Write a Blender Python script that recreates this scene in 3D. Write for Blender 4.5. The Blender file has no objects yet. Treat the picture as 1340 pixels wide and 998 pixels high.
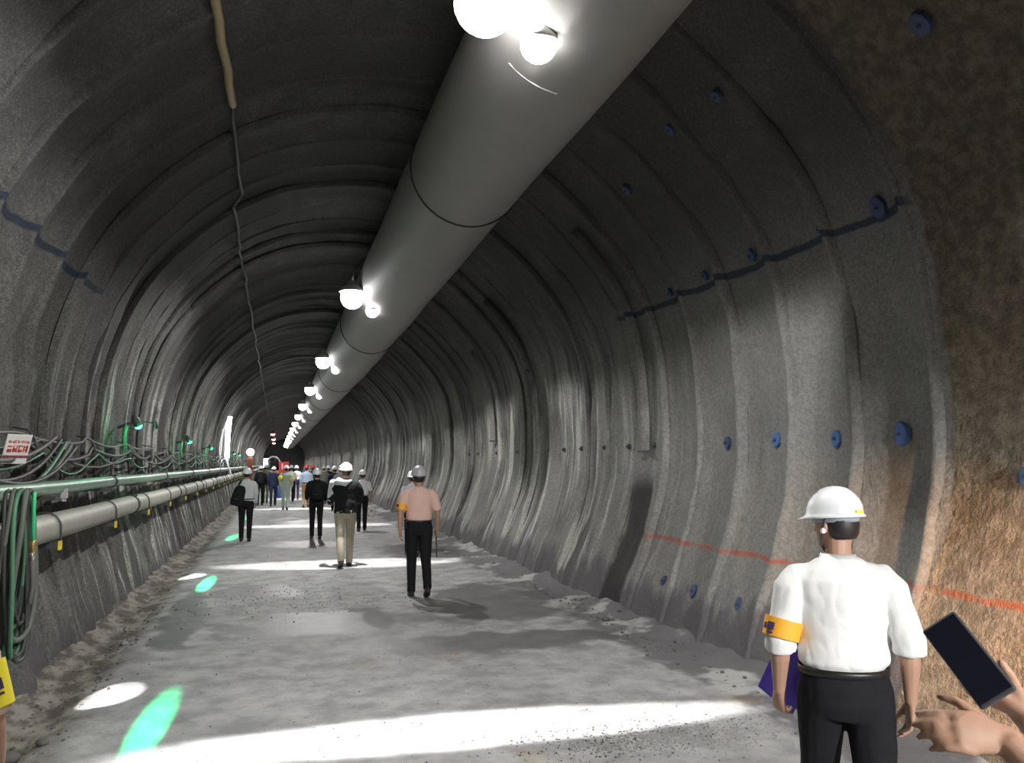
import bpy, math, random
import numpy as np
from mathutils import Vector, Matrix, noise
random.seed(7)
rng = np.random.default_rng(7)
S = bpy.context.scene
COL = S.collection
PI = math.pi
R_ = math.radians

# ------------------------------------------------------------------ camera, world, exposure
cam_d = bpy.data.cameras.new('camera')
cam = bpy.data.objects.new('camera', cam_d); COL.objects.link(cam)
FPX = 1060.0
cam_d.sensor_fit = 'HORIZONTAL'; cam_d.sensor_width = 36.0
cam_d.lens = FPX * 36.0 / 1340.0
cam_d.clip_start = 0.05; cam_d.clip_end = 400
PITCH, YAW = R_(5.818), R_(16.123)
cam.location = (0, 0, 1.8)
cam.rotation_euler = (PI / 2 + PITCH, 0, -YAW)
S.camera = cam
S.view_settings.view_transform = 'Standard'
S.view_settings.look = 'None'
S.view_settings.gamma = 1.0
S.view_settings.use_curve_mapping = False
S.view_settings.exposure = 0.0
S.cycles.adaptive_threshold = .02; S.cycles.max_bounces = 6; S.cycles.diffuse_bounces = 4; S.cycles.glossy_bounces = 2; S.cycles.transparent_max_bounces = 6; S.cycles.sample_clamp_indirect = 6.0
W = bpy.data.worlds.new('world'); S.world = W; W.use_nodes = True
W.node_tree.nodes['Background'].inputs[0].default_value = (0.60, 0.62, 0.66, 1)
W.node_tree.nodes['Background'].inputs[1].default_value = 0.01
LAMP_W = 1250.0       # flood of each tunnel lamp
BAND_W = 7000.0       # the slot beam under each lamp
FILL_W = 1500.0  # added fill light behind the viewer
AMB_W = 15.0         # bare glow of each globe in all directions

# ------------------------------------------------------------------ tagging helpers
def tag(o, label=None, cat=None, group=None, kind=None):
    if label: o['label'] = label
    if cat: o['category'] = cat
    if group: o['group'] = group
    if kind: o['kind'] = kind
    return o
def empty(name, loc=(0, 0, 0), rz=0.0, parent=None):
    o = bpy.data.objects.new(name, None); COL.objects.link(o)
    o.empty_display_size = 0.1
    o.location = loc; o.rotation_euler = (0, 0, rz)
    if parent: o.parent = parent
    return o
def obj(name, me, mat=None, parent=None, loc=None, rot=None):
    o = bpy.data.objects.new(name, me); COL.objects.link(o)
    if mat is not None and not me.materials:
        me.materials.append(mat)
    if parent: o.parent = parent
    if loc is not None: o.location = loc
    if rot is not None: o.rotation_euler = rot
    return o

# ------------------------------------------------------------------ mesh buffer
class MB:
    def __init__(s): s.v = []; s.f = []
    def add(s, v, f):
        n = len(s.v); s.v += [tuple(p) for p in v]; s.f += [tuple(i + n for i in q) for q in f]; return s
    def box(s, c, d, rot=None):
        x, y, z = d[0] / 2, d[1] / 2, d[2] / 2
        vs = [Vector(p) for p in ((-x,-y,-z),(x,-y,-z),(x,y,-z),(-x,y,-z),(-x,-y,z),(x,-y,z),(x,y,z),(-x,y,z))]
        if rot is not None: vs = [rot @ p for p in vs]
        c = Vector(c)
        return s.add([p + c for p in vs], [(3,2,1,0),(4,5,6,7),(0,1,5,4),(1,2,6,5),(2,3,7,6),(3,0,4,7)])
    def tube(s, pts, rad, n=14, ref=(1, 0, 0), cap=True, dome=0.55):
        """closed tube through pts; rad: float or (a,b) for each point"""
        P = [Vector(p) for p in pts]
        if not isinstance(rad, (list,)): rad = [rad] * len(P)
        rad = [(r, r) if not isinstance(r, tuple) else r for r in rad]
        ref = Vector(ref)
        rings = []
        T = []
        for i in range(len(P)):
            a = P[max(i - 1, 0)]; b = P[min(i + 1, len(P) - 1)]
            t = (b - a)
            T.append(t.normalized() if t.length > 1e-9 else Vector((0, 0, 1)))
        def frame(t):
            u = ref - t * ref.dot(t)
            if u.length < 1e-3:
                q = Vector((0, 1, 0)); u = q - t * q.dot(t)
            u.normalize(); return u, t.cross(u)
        def ring(c, t, a, b):
            u, w = frame(t)
            return [c + u * (a * math.cos(2 * PI * k / n)) + w * (b * math.sin(2 * PI * k / n)) for k in range(n)]
        L = []
        if cap:
            m = min(rad[0]) * dome
            L.append(('p', P[0] - T[0] * m)); L.append(('r', ring(P[0] - T[0] * m * 0.72, T[0], rad[0][0] * .68, rad[0][1] * .68)))
        for i in range(len(P)): L.append(('r', ring(P[i], T[i], *rad[i])))
        if cap:
            m = min(rad[-1]) * dome
            L.append(('r', ring(P[-1] + T[-1] * m * 0.72, T[-1], rad[-1][0] * .68, rad[-1][1] * .68))); L.append(('p', P[-1] + T[-1] * m))
        vs = []; idx = []
        for k, d in L:
            if k == 'p': idx.append([len(vs)]); vs.append(d)
            else: idx.append(list(range(len(vs), len(vs) + n))); vs += d
        fs = []
        for a, b in zip(idx, idx[1:]):
            for k in range(n):
                k2 = (k + 1) % n
                if len(a) == 1: fs.append((a[0], b[k2], b[k]))
                elif len(b) == 1: fs.append((a[k], a[k2], b[0]))
                else: fs.append((a[k], a[k2], b[k2], b[k]))
        return s.add(vs, fs)
    def rings(s, R, n=24, close=True):
        """R: list of (z, rx, ry, yoff)"""
        vs = []; fs = []
        for z, rx, ry, yo in R:
            for k in range(n):
                a = 2 * PI * k / n; vs.append((rx * math.cos(a), yo + ry * math.sin(a), z))
        for i in range(len(R) - 1):
            for k in range(n):
                k2 = (k + 1) % n; fs.append((i*n+k, i*n+k2, (i+1)*n+k2, (i+1)*n+k))
        if close:
            fs.append(tuple(range(n - 1, -1, -1))); fs.append(tuple(range((len(R)-1)*n, len(R)*n)))
        return s.add(vs, fs)
    def sphere(s, c, r, n=16, m=10):
        if not isinstance(r, tuple): r = (r, r, r)
        vs = [(c[0], c[1], c[2] - r[2])]; fs = []
        for i in range(1, m):
            a = -PI / 2 + PI * i / m
            for k in range(n):
                b = 2 * PI * k / n
                vs.append((c[0] + r[0]*math.cos(a)*math.cos(b), c[1] + r[1]*math.cos(a)*math.sin(b), c[2] + r[2]*math.sin(a)))
        vs.append((c[0], c[1], c[2] + r[2])); t = len(vs) - 1
        for k in range(n):
            k2 = (k + 1) % n
            fs.append((0, 1 + k2, 1 + k)); fs.append((t, t - n + k, t - n + k2))
            for i in range(m - 2):
                fs.append((1+i*n+k, 1+i*n+k2, 1+(i+1)*n+k2, 1+(i+1)*n+k))
        return s.add(vs, fs)
    def xf(s, M):
        s.v = [tuple(M @ Vector(p)) for p in s.v]; return s
    def mesh(s, name='mesh', smooth=True):
        me = bpy.data.meshes.new(name); me.from_pydata(s.v, [], s.f); me.update()
        if smooth: me.polygons.foreach_set('use_smooth', [True] * len(me.polygons))
        return me
    def build(s, name, mat, parent=None, smooth=True, loc=None, rot=None, bevel=0):
        o = obj(name, s.mesh(name, smooth), mat, parent, loc, rot)
        if bevel:
            b = o.modifiers.new('bevel', 'BEVEL'); b.width = bevel; b.segments = 2; b.limit_method = 'ANGLE'
        return o

def remesh(mb, voxel, it=4, fac=0.5):
    me = mb.mesh('tmp')
    o = bpy.data.objects.new('tmp', me); COL.objects.link(o)
    m = o.modifiers.new('r', 'REMESH'); m.mode = 'VOXEL'; m.voxel_size = voxel; m.use_smooth_shade = True
    if it:
        k = o.modifiers.new('s', 'SMOOTH'); k.factor = fac; k.iterations = it
    dg = bpy.context.evaluated_depsgraph_get()
    out = bpy.data.meshes.new_from_object(o.evaluated_get(dg))
    bpy.data.objects.remove(o); bpy.data.meshes.remove(me)
    out.polygons.foreach_set('use_smooth', [True] * len(out.polygons))
    return out

# ------------------------------------------------------------------ materials
class NT:
    """tiny node-graph helper"""
    def __init__(s, name, world=False):
        s.world = world; s.m = bpy.data.materials.new(name); s.m.use_nodes = True
        s.t = s.m.node_tree; s.n = s.t.nodes; s.b = s.n['Principled BSDF']; s.out = s.n['Material Output']
    def node(s, ty, **kw):
        x = s.n.new(ty)
        for k, v in kw.items(): setattr(x, k, v)
        return x
    def link(s, a, b): s.t.links.new(a, b)
    def put(s, sock, v):
        if hasattr(v, 'is_output') or isinstance(v, bpy.types.NodeSocket): s.link(v, sock)
        else: sock.default_value = v
    def coord(s, scale=(1, 1, 1), loc=(0, 0, 0)):
        if not hasattr(s, 'tc'):
            s.tc = s.node('ShaderNodeNewGeometry').outputs['Position'] if s.world else s.node('ShaderNodeTexCoord').outputs['Object']
        m = s.node('ShaderNodeMapping'); s.link(s.tc, m.inputs[0])
        m.inputs['Scale'].default_value = scale; m.inputs['Location'].default_value = loc
        return m.outputs[0]
    def noise(s, scale=5, detail=4, rough=.55, co=None, cs=(1, 1, 1), loc=(0, 0, 0)):
        x = s.node('ShaderNodeTexNoise'); s.link(co or s.coord(cs, loc), x.inputs['Vector'])
        x.inputs['Scale'].default_value = scale; x.inputs['Detail'].default_value = detail; x.inputs['Roughness'].default_value = rough
        return x.outputs[0]
    def math(s, op, a, b=0.0, c=None, clamp=False):
        x = s.node('ShaderNodeMath', operation=op); x.use_clamp = clamp
        s.put(x.inputs[0], a); s.put(x.inputs[1], b)
        if c is not None: s.put(x.inputs[2], c)
        return x.outputs[0]
    def sm(s, v, a, b, lo=0.0, hi=1.0):
        x = s.node('ShaderNodeMapRange', interpolation_type='SMOOTHSTEP'); s.put(x.inputs[0], v)
        x.inputs[1].default_value = a; x.inputs[2].default_value = b; x.inputs[3].default_value = lo; x.inputs[4].default_value = hi
        return x.outputs[0]
    def mix(s, f, a, b, blend='MIX'):
        x = s.node('ShaderNodeMix', data_type='RGBA', blend_type=blend)
        s.put(x.inputs[0], f)
        for sk, v in ((x.inputs[6], a), (x.inputs[7], b)):
            if isinstance(v, tuple): v = v if len(v) == 4 else (*v, 1)
            s.put(sk, v)
        return x.outputs[2]
    def xyz(s):
        x = s.node('ShaderNodeSeparateXYZ'); s.link(s.coord(), x.inputs[0]); return x.outputs
    def bump(s, h, strength=.4, dist=.02, normal=None):
        x = s.node('ShaderNodeBump'); s.link(h, x.inputs['Height']); x.inputs['Strength'].default_value = strength; x.inputs['Distance'].default_value = dist
        if normal: s.link(normal, x.inputs['Normal'])
        s.link(x.outputs[0], s.b.inputs['Normal']); return x.outputs[0]

MATS = {}
def mat(name, col, rough=.6, metal=0.0, var=.12, scale=18, bump=0.0, bscale=60, spec=None, coat=0):
    if name in MATS: return MATS[name]
    g = NT(name)
    n = g.noise(scale, 4)
    lo = tuple(c * (1 - var) for c in col); hi = tuple(min(1, c * (1 + var)) for c in col)
    g.link(g.mix(n, lo, hi), g.b.inputs['Base Color'])
    g.b.inputs['Roughness'].default_value = rough; g.b.inputs['Metallic'].default_value = metal
    if spec is not None: g.b.inputs['Specular IOR Level'].default_value = spec
    if coat: g.b.inputs['Coat Weight'].default_value = coat
    if bump: g.bump(g.noise(bscale, 3), bump, .01)
    MATS[name] = g.m; return g.m
def emis(name, col, strength, clear=0.0):
    if name in MATS: return MATS[name]
    g = NT(name); e = g.node('ShaderNodeEmission'); e.inputs[0].default_value = (*col, 1); e.inputs[1].default_value = strength
    if clear:
        t = g.node('ShaderNodeBsdfTransparent'); m = g.node('ShaderNodeMixShader'); m.inputs[0].default_value = clear
        g.link(e.outputs[0], m.inputs[1]); g.link(t.outputs[0], m.inputs[2]); g.link(m.outputs[0], g.out.inputs[0])
    else: g.link(e.outputs[0], g.out.inputs[0])
    MATS[name] = g.m; return g.m

def shotcrete(name, side):
    g = NT(name, True); x, y, z = g.xyz()
    big = g.noise(.7, 4, .6); mid = g.noise(4, 5, .6); fine = g.noise(70, 2, .6); speck = g.noise(28, 3, .7)
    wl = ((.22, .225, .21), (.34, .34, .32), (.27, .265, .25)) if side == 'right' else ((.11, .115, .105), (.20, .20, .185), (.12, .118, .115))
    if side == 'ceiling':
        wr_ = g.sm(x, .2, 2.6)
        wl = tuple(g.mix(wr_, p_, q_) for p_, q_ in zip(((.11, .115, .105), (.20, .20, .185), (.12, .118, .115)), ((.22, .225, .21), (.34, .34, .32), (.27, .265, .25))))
    hi = g.sm(g.math('MULTIPLY_ADD', big, .9, z), 3.6, 4.9)  # lining darkens with height: shade of the crown put into the colour
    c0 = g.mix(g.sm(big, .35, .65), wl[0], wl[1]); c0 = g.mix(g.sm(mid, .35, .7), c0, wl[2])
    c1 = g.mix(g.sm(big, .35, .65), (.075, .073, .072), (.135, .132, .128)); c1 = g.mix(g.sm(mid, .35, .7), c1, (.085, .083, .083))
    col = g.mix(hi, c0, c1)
    # run-down streaks, stretched down the wall, changing from bay to bay
    st = g.noise(1.0, 6, .65, cs=(.35, 1.7, .22)); st2 = g.noise(1.0, 5, .7, cs=(.6, 5.0, .30), loc=(3, 7, 1))
    far = g.sm(y, 7.5, 12.0)
    col = g.mix(g.math('MULTIPLY', g.sm(st, .47, .60), g.math('MULTIPLY_ADD', far, .72, .14)), col, (.085, .08, .088))
    low = g.sm(z, 3.9, 2.6)
    col = g.mix(g.math('MULTIPLY', g.math('MULTIPLY', g.sm(st2, .50, .62), far), low), col, (.56, .57, .52))
    col = g.mix(g.math('MULTIPLY', g.sm(speck, .40, .60), .28 if side == 'right' else .5), col, (.055, .052, .052))
    col = g.mix(g.math('MULTIPLY', g.sm(fine, .5, .75), g.math('MULTIPLY_ADD', hi, -.22, .35)), col, (.48, .47, .44))
    # splash zone above the roadway
    sp = g.noise(1.0, 5, .65, cs=(1, 2.2, .6))
    hz = g.math('MULTIPLY_ADD', sp, 1.5 if side == 'right' else .9, -.28)
    dz = g.math('SUBTRACT', hz, z)
    if side != 'ceiling':
        col = g.mix(g.math('MULTIPLY', g.sm(dz, -.10, .16), .8), col, (.12, .112, .125))
    wob = g.noise(2.2, 3)
    if side in ('right', 'left'):
        # blue survey line sprayed at springing height
        zz = g.math('ABSOLUTE', g.math('SUBTRACT', g.math('MULTIPLY_ADD', wob, .10, z), 3.78))
        br = g.math('MULTIPLY', g.sm(zz, .045, .02), g.math('MULTIPLY', g.sm(y, 4.7, 4.8), g.sm(y, 10.4, 9.6)))
        col = g.mix(g.math('MULTIPLY', br, .8), col, (.020, .032, .062))
    tan = g.sm(g.math('MULTIPLY_ADD', g.noise(1.5, 4), .22, y), 4.86, 4.80)
    if side == 'ceiling':
        tc = g.mix(g.sm(g.noise(9, 5, .7), .35, .7), (.095, .080, .066), (.19, .16, .125)); col = g.mix(tan, col, tc)
    if side == 'right':
        rr = g.math('ABSOLUTE', g.math('SUBTRACT', g.math('MULTIPLY_ADD', wob, .05, z), .955))
        rb = g.math('MULTIPLY', g.sm(rr, .035, .008), g.math('MULTIPLY', g.sm(y, 9.9, 9.2), g.sm(g.noise(3, 2), .3, .55)))
        col = g.mix(g.math('MULTIPLY', rb, .75), col, (.42, .10, .06))
        # wet tongue-shaped stain running down to the road
        wx = g.math('ABSOLUTE', g.math('SUBTRACT', g.math('MULTIPLY_ADD', g.noise(2.5, 3), .25, y), 9.75))
        ww = g.math('MULTIPLY', g.sm(wx, .34, .20), g.sm(z, 1.75, 1.45))
        col = g.mix(g.math('MULTIPLY', ww, .9), col, (.045, .04, .042))
        # older, browner coarse-sprayed bay nearest the camera, upper part painted darker as shade
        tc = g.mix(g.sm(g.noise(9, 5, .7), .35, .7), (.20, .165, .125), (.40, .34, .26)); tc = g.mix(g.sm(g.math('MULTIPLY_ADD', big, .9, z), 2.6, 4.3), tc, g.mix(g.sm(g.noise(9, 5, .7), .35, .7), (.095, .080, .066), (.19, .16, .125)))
        tc = g.mix(g.math('MULTIPLY', rb, .8), tc, (.45, .13, .06))
        col = g.mix(tan, col, tc)
    g.link(col, g.b.inputs['Base Color'])
    g.b.inputs['Roughness'].default_value = .82; g.b.inputs['Specular IOR Level'].default_value = .12
    h = g.math('ADD', g.math('MULTIPLY', g.noise(14, 5, .7), 1.0), g.math('MULTIPLY', fine, .35))
    if side == 'right': h = g.math('ADD', h, g.math('MULTIPLY', tan, g.math('MULTIPLY', g.noise(32, 3, .6, loc=(1, 3, 2)), 1.5)))
    g.bump(h, .75, .03)
    return g.m
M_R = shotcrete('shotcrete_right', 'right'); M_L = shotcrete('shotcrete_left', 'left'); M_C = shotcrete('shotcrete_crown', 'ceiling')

def roadway():
    g = NT('roadway'); x, y, z = g.xyz()
    big = g.noise(1.0, 5, .6, cs=(.55, .30, 1)); mid = g.noise(3.2, 6, .65); fine = g.noise(90, 2)
    col = g.mix(g.sm(mid, .3, .7), (.27, .27, .275), (.47, .47, .465))
    wet = g.sm(g.noise(1.0, 6, .62, cs=(.42, .36, 1), loc=(2.3, 4.1, 0)), .58, .70)
    # gutter of brown silt along the left wall
    gut = g.sm(g.math('MULTIPLY_ADD', g.noise(2.2, 4), .5, x), -.95, -1.25)
    nw = g.noise(1.6, 5, .6)
    for cx, cy, rx, ry in ((.75, 9.7, 1.35, .8), (2.9, 10.6, 1.0, 1.6), (-.2, 12.3, .7, .8), (2.2, 8.2, 1.5, .5), (.6, 19.2, 1.1, .9), (2.9, 17.0, .9, 1.8), (1.3, 26.5, 1.8, 1.0), (-1.0, 10.5, .25, 2.2)):
        ex = g.math('DIVIDE', g.math('SUBTRACT', x, cx), rx); ey = g.math('DIVIDE', g.math('SUBTRACT', y, cy), ry)
        dd = g.math('SQRT', g.math('ADD', g.math('MULTIPLY', ex, ex), g.math('MULTIPLY', ey, ey)))
        dd = g.math('ADD', dd, g.math('MULTIPLY_ADD', nw, 1.6, -.8))
        wet = g.math('MAXIMUM', wet, g.sm(dd, 1.15, .75))
    col = g.mix(g.math('MULTIPLY', wet, .72), col, (.105, .10, .105))
    br = g.mix(g.sm(g.noise(5, 5, .7, cs=(1, .5, 1)), .4, .62), (.085, .070, .055), (.30, .28, .24))
    col = g.mix(gut, col, br)
    mk = g.sm(g.math('MULTIPLY_ADD', g.noise(1.7, 5, .65), .9, x), 3.76, 3.95)
    mkc = g.mix(g.sm(g.noise(1.1, 4, .6, cs=(1, .7, 1), loc=(0, 2.6, 0)), .52, .60), (.13, .122, .13), (.50, .49, .47))
    col = g.mix(g.math('MULTIPLY', mk, .85), col, mkc)
    gr = g.sm(g.noise(26, 3, .75), .60, .68)
    zone = g.sm(g.noise(1.3, 3), .48, .60)
    col = g.mix(g.math('MULTIPLY', g.math('MULTIPLY', gr, zone), .75), col, (.07, .07, .06))
    col = g.mix(g.math('MULTIPLY', g.sm(fine, .55, .7), .25), col, (.20, .20, .19))
    rust = g.sm(g.noise(1.1, 3, .5, loc=(5, 1, 0)), .64, .72)
    col = g.mix(g.math('MULTIPLY', rust, .35), col, (.30, .20, .10))
    g.link(col, g.b.inputs['Base Color'])
    rg = g.node('ShaderNodeMapRange'); g.link(wet, rg.inputs[0]); rg.inputs[3].default_value = .75; rg.inputs[4].default_value = .42
    g.link(rg.outputs[0], g.b.inputs['Roughness'])
    g.b.inputs['Specular IOR Level'].default_value = .35
    g.bump(g.math('ADD', mid, g.math('MULTIPLY', g.noise(40, 4, .7), .5)), .5, .02)
    return g.m
M_F = roadway()
M_RIB = M_R

# ------------------------------------------------------------------ tunnel profile
XC = 1.17
PROF = [(4.02,-.05),(4.05,.05),(4.17,.45),(4.36,.98),(4.50,1.42),(4.57,1.85),(4.585,2.3),(4.56,2.81),(4.50,3.28),(4.37,3.74),(4.14,4.18),
        (3.82,4.58),(3.36,5.04),(2.85,5.42),(2.3,5.69),(1.75,5.82),(1.17,5.87),(.55,5.81),(0.0,5.66),(-.55,5.38),(-1.05,5.0),(-1.47,4.55),(-1.75,4.15),
        (-1.97,3.7),(-2.11,3.25),(-2.20,2.8),(-2.24,2.3),(-2.23,1.85),(-2.17,1.42),(-2.08,.98),(-1.96,.45),(-1.87,.05),(-1.85,-.05)]
def catmull(P, k):
    P = [np.array(p, float) for p in P]; out = []
    for i in range(len(P) - 1):
        a = P[max(i-1,0)]; b = P[i]; c = P[i+1]; d = P[min(i+2, len(P)-1)]
        for t in np.linspace(0, 1, k, endpoint=False):
            out.append(.5*((2*b)+(-a+c)*t+(2*a-5*b+4*c-d)*t*t+(-a+3*b-3*c+d)*t**3))
    out.append(P[-1]); return np.array(out)
PF = catmull(PROF, 4)
_t = np.gradient(PF, axis=0); _t /= np.linalg.norm(_t, axis=1)[:, None]
PN = np.stack([_t[:, 1], -_t[:, 0]], 1)      # outward normals
if (PN[0] @ (PF[0] - np.array([XC, 2.5]))) < 0: PN = -PN
BAY = 0.86; Y0 = 4.80
bay_off = rng.uniform(-.045, .045, 400); bay_amp = rng.uniform(.04, .11, 400); bay_skew = rng.uniform(-.05, .05, 400)
def relief(y):
    u = (y - Y0) / BAY; b = math.floor(u); t = u - b
    i = int(b) + 100
    a = bay_amp[i] * math.sin(PI * min(1, max(0, t))) ** .7 + bay_skew[i] * (t - .5)
    # blend the offset between neighbours
    w = min(1, max(0, (t - .0) / .18)); o = bay_off[i-1] * (1 - w) + bay_off[i] * w
    if y < Y0: return .045 + .02 * math.sin(3 * y)
    return a + o
def wall_mesh(name, i0, i1, ylist):
    ny = len(ylist); idx = list(range(i0, i1 + 1)); V = []; F = []
    for y in ylist:
        r = relief(y)
        for i in idx:
            px, pz = PF[i]; q = Vector((px * .9, y * .9, pz * .9))
            n1 = noise.noise(q * 1.1) * .035 + noise.noise(q * 3.1) * .016
            if y < Y0 + .05 and i < 60: n1 += noise.noise(q * 8.0) * .018 + noise.noise(q * 17.0) * .010
            elif y < 30: n1 += noise.noise(q * 7.0) * .008
            fade = min(1, max(.25, pz / 1.0))
            d = r * fade + n1
            if pz < .7: d -= max(0, noise.noise(q * 2.3) + .15) * .10 * (.7 - pz)
            V.append((px + PN[i][0] * d, y, pz + PN[i][1] * d))
    m = len(idx)
    for j in range(ny - 1):
        for k in range(m - 1):
            F.append((j*m+k, j*m+k+1, (j+1)*m+k+1, (j+1)*m+k))
    me = bpy.data.meshes.new(name); me.from_pydata(V, [], F); me.update()
    me.polygons.foreach_set('use_smooth', [True] * len(F))
    return me
NP = len(PF) - 1
iR = 44; iL = NP - 44             # springing points where wall becomes crown
YL = list(np.arange(-9, 3.0, .25)) + list(np.arange(3.0, 24, .072)) + list(np.arange(24, 56, .12)) + list(np.arange(56, 150.1, .3))
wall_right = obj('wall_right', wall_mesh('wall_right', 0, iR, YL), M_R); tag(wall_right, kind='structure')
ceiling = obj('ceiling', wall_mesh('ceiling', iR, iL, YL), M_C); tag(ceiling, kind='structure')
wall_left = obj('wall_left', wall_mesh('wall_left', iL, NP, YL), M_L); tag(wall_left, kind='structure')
tag(wall_right, 'grey ribbed shotcrete side wall on the right with blue bolt marks')
tag(wall_left, 'dark ribbed shotcrete side wall on the left behind the pipes')
tag(ceiling, 'dark arched shotcrete crown of the tunnel')

def rib_mesh(name, i0, i1, hgt=.045, w=.07, seed=0):
    V = []; F = []; prof = [(-w, .05), (-w * .7, -.2 * hgt), (-.3 * w, -.85 * hgt), (.15 * w, -hgt), (.6 * w, -.55 * hgt), (w, .05)]
    m = len(prof)
    for n_, i in enumerate(range(i0, i1 + 1)):
        wv = noise.noise(Vector((i * .21, seed * 3.7, 0))) * .025
        hv = 1 + .5 * noise.noise(Vector((i * .3, seed * 1.3, 5)))
        for dy, d in prof:
            d2 = d * hv if d < 0 else d
            V.append((PF[i][0] + PN[i][0] * d2, dy + wv, PF[i][1] + PN[i][1] * d2))
    for k in range(i1 - i0):
        for j in range(m - 1):
            F.append((k*m+j, k*m+j+1, (k+1)*m+j+1, (k+1)*m+j))
    me = bpy.data.meshes.new(name); me.from_pydata(V, [], F); me.update(); me.polygons.foreach_set('use_smooth', [True] * len(F)); return me
rib_sets = []
M_RIBS = [M_R, M_C, M_L]
for s_ in range(4):
    rib_sets.append([rib_mesh('rib_r', 0, iR, .020 + .007 * s_, .045 + .008 * s_, s_), rib_mesh('rib_c', iR, iL, .022, .045, s_ + 9), rib_mesh('rib_l', iL, NP, .022, .045, s_ + 20)])
for b in range(0, 44):
    y = Y0 + b * BAY
    rs = rib_sets[b % 4]
    for k, (par) in enumerate((wall_right, ceiling, wall_left)):
        o = obj('rib', rs[k], M_RIBS[k], par, loc=(0, y, 0))

# floor ------------------------------------------------------------
def floor_mesh():
    xs = np.concatenate([np.arange(-2.15, 4.5, .09), [4.5]]); V = []; F = []
    ys = list(np.arange(-9, 3, .4)) + list(np.arange(3, 16, .09)) + list(np.arange(16, 50, .22)) + list(np.arange(50, 150.3, 1.0))
    for y in ys:
        for x in xs:
            q = Vector((x, y, 0))
            z = noise.noise(q * .55) * .022 + noise.noise(q * 2.4) * .008 + noise.noise(q * 6) * .004
            if x > 3.45: z += (x - 3.45) ** 2 * (.16 + .22 * max(0, noise.noise(q * 1.2) + .3)) + .05 * (x - 3.45) * noise.noise(q * 5)
            if x < -1.25: z += -.05 * min(1, (-1.25 - x) / .25) + noise.noise(q * 3) * .008 + max(0, -1.62 - x) * .35
            V.append((x, y, z))
    m = len(xs)
    for j in range(len(ys) - 1):
        for k in range(m - 1): F.append((j*m+k, j*m+k+1, (j+1)*m+k+1, (j+1)*m+k))
    me = bpy.data.meshes.new('floor'); me.from_pydata(V, [], F); me.update(); me.polygons.foreach_set('use_smooth', [True] * len(F)); return me
floor = tag(obj('floor', floor_mesh(), M_F), 'dusty grey tunnel roadway with dark wet patches', kind='structure')
# far face of the heading
mb = MB(); V = [(p[0] * 1.0, 150.0, p[1]) for p in PF]; V.append((XC, 150, 2.5))
mb.add(V, [(i, i + 1, len(V) - 1) for i in range(len(V) - 2)])
tag(mb.build('wall_back', mat('rock_face', (.34, .33, .35), .9, var=.5, scale=2, bump=.8, bscale=8)), 'dark heading wall at the far end of the tunnel', kind='structure')
# the tunnel goes on behind the camera; its near end
mb = MB(); V = [(p[0], -9.0, p[1]) for p in PF]; V.append((XC, -9, 2.5))
mb.add(V, [(i, i + 1, len(V) - 1) for i in range(len(V) - 2)])
tag(mb.build('wall_front', MATS['rock_face']), 'dark tunnel closure behind the viewer', kind='structure')

def wall_pt(side, z, d=0.0, y=None):
    """point and outward normal on the lining at height z"""
    rng_ = range(0, NP // 2) if side == 'right' else range(NP, NP // 2, -1)
    best = min(rng_, key=lambda i: abs(PF[i][1] - z))
    off = relief(y) * .9 if y is not None else 0
    return PF[best] + PN[best] * (off + d), PN[best]

# ------------------------------------------------------------------ ventilation duct
def duct_c(y):
    t = min(1, max(0, (y - 2) / 26.0)); t = t * t * (3 - 2 * t)
    h = R_(9.3 + 1.6 * t); a = R_(68.6) - h; d = 3.86
    return d * math.cos(a), 1.8 + d * math.sin(a), d * math.sin(h)
M_DUCT = mat('duct_fabric', (.29, .28, .265), .6, var=.10, scale=3, bump=.25, bscale=9)
duct = tag(empty('ventilation_duct', (1.9, 0, 5.1)), 'large round grey ventilation duct hung along the tunnel crown', 'duct')
seams = [-9, -1.5, 8.7, 19, 29, 39, 49, 59, 69, 84, 100, 118, 146]
for a, b in zip(seams, seams[1:]):
    mb = MB(); V = []; F = []; n = 36; st = max(3, int((b - a) / .8)); 
    for j in range(st + 1):
        y = a + (b - a) * j / st; cx, cz, r = duct_c(y)
        sag = .012 * math.sin(PI * j / st * 5)
        for k in range(n):
            an = 2 * PI * k / n
            rr = r * (1 + .010 * noise.noise(Vector((math.cos(an) * 2, y * .9, math.sin(an) * 2))))
            V.append((cx + rr * math.cos(an) - 1.9, y, cz + rr * math.sin(an) + sag - 5.1))
    for j in range(st):
        for k in range(n): F.append((j*n+k, j*n+(k+1) % n, (j+1)*n+(k+1) % n, (j+1)*n+k))
    if b == seams[-1]: F.append(tuple(range(st*n, st*n+n)))
    mb.add(V, F); mb.build('duct_section', M_DUCT, duct)
M_DK = mat('dark_rubber', (.035, .035, .038), .6)
def ring_on_duct(y, w, m, a0=0, a1=360, lift=.006, name='joint_ring'):
    cx, cz, r = duct_c(y); mb = MB(); pts = [(cx - 1.9 + (r + lift) * math.cos(R_(a)), y, cz - 5.1 + (r + lift) * math.sin(R_(a))) for a in np.linspace(a0, a1, 40)]
    return mb.tube(pts, w, 6, ref=(0, 1, 0)).build(name, m, duct)
for s_ in seams[2:-1]: ring_on_duct(s_, .012, M_DK)
ring_on_duct(5.35, .008, mat('zip_white', (.75, .74, .72), .4), 225, 262, name='zip_strip')
mb_h = mat('steel_wire', (.25, .25, .25), .4, .8)
for y in np.arange(1.2, 60, 3.44):
    cx, cz, r = duct_c(y)
    for s_ in (-1, 1):
        x = cx + s_ * r * .75; top = 2.52 + math.sqrt(max(.1, 3.42 ** 2 - (x - XC) ** 2)) + .05
        MB().tube([(x - 1.9, y, cz + r * .64 - 5.1), (x - 1.9, y, top - 5.1)], .006, 5).build('hanger_wire', mb_h, duct)

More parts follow.
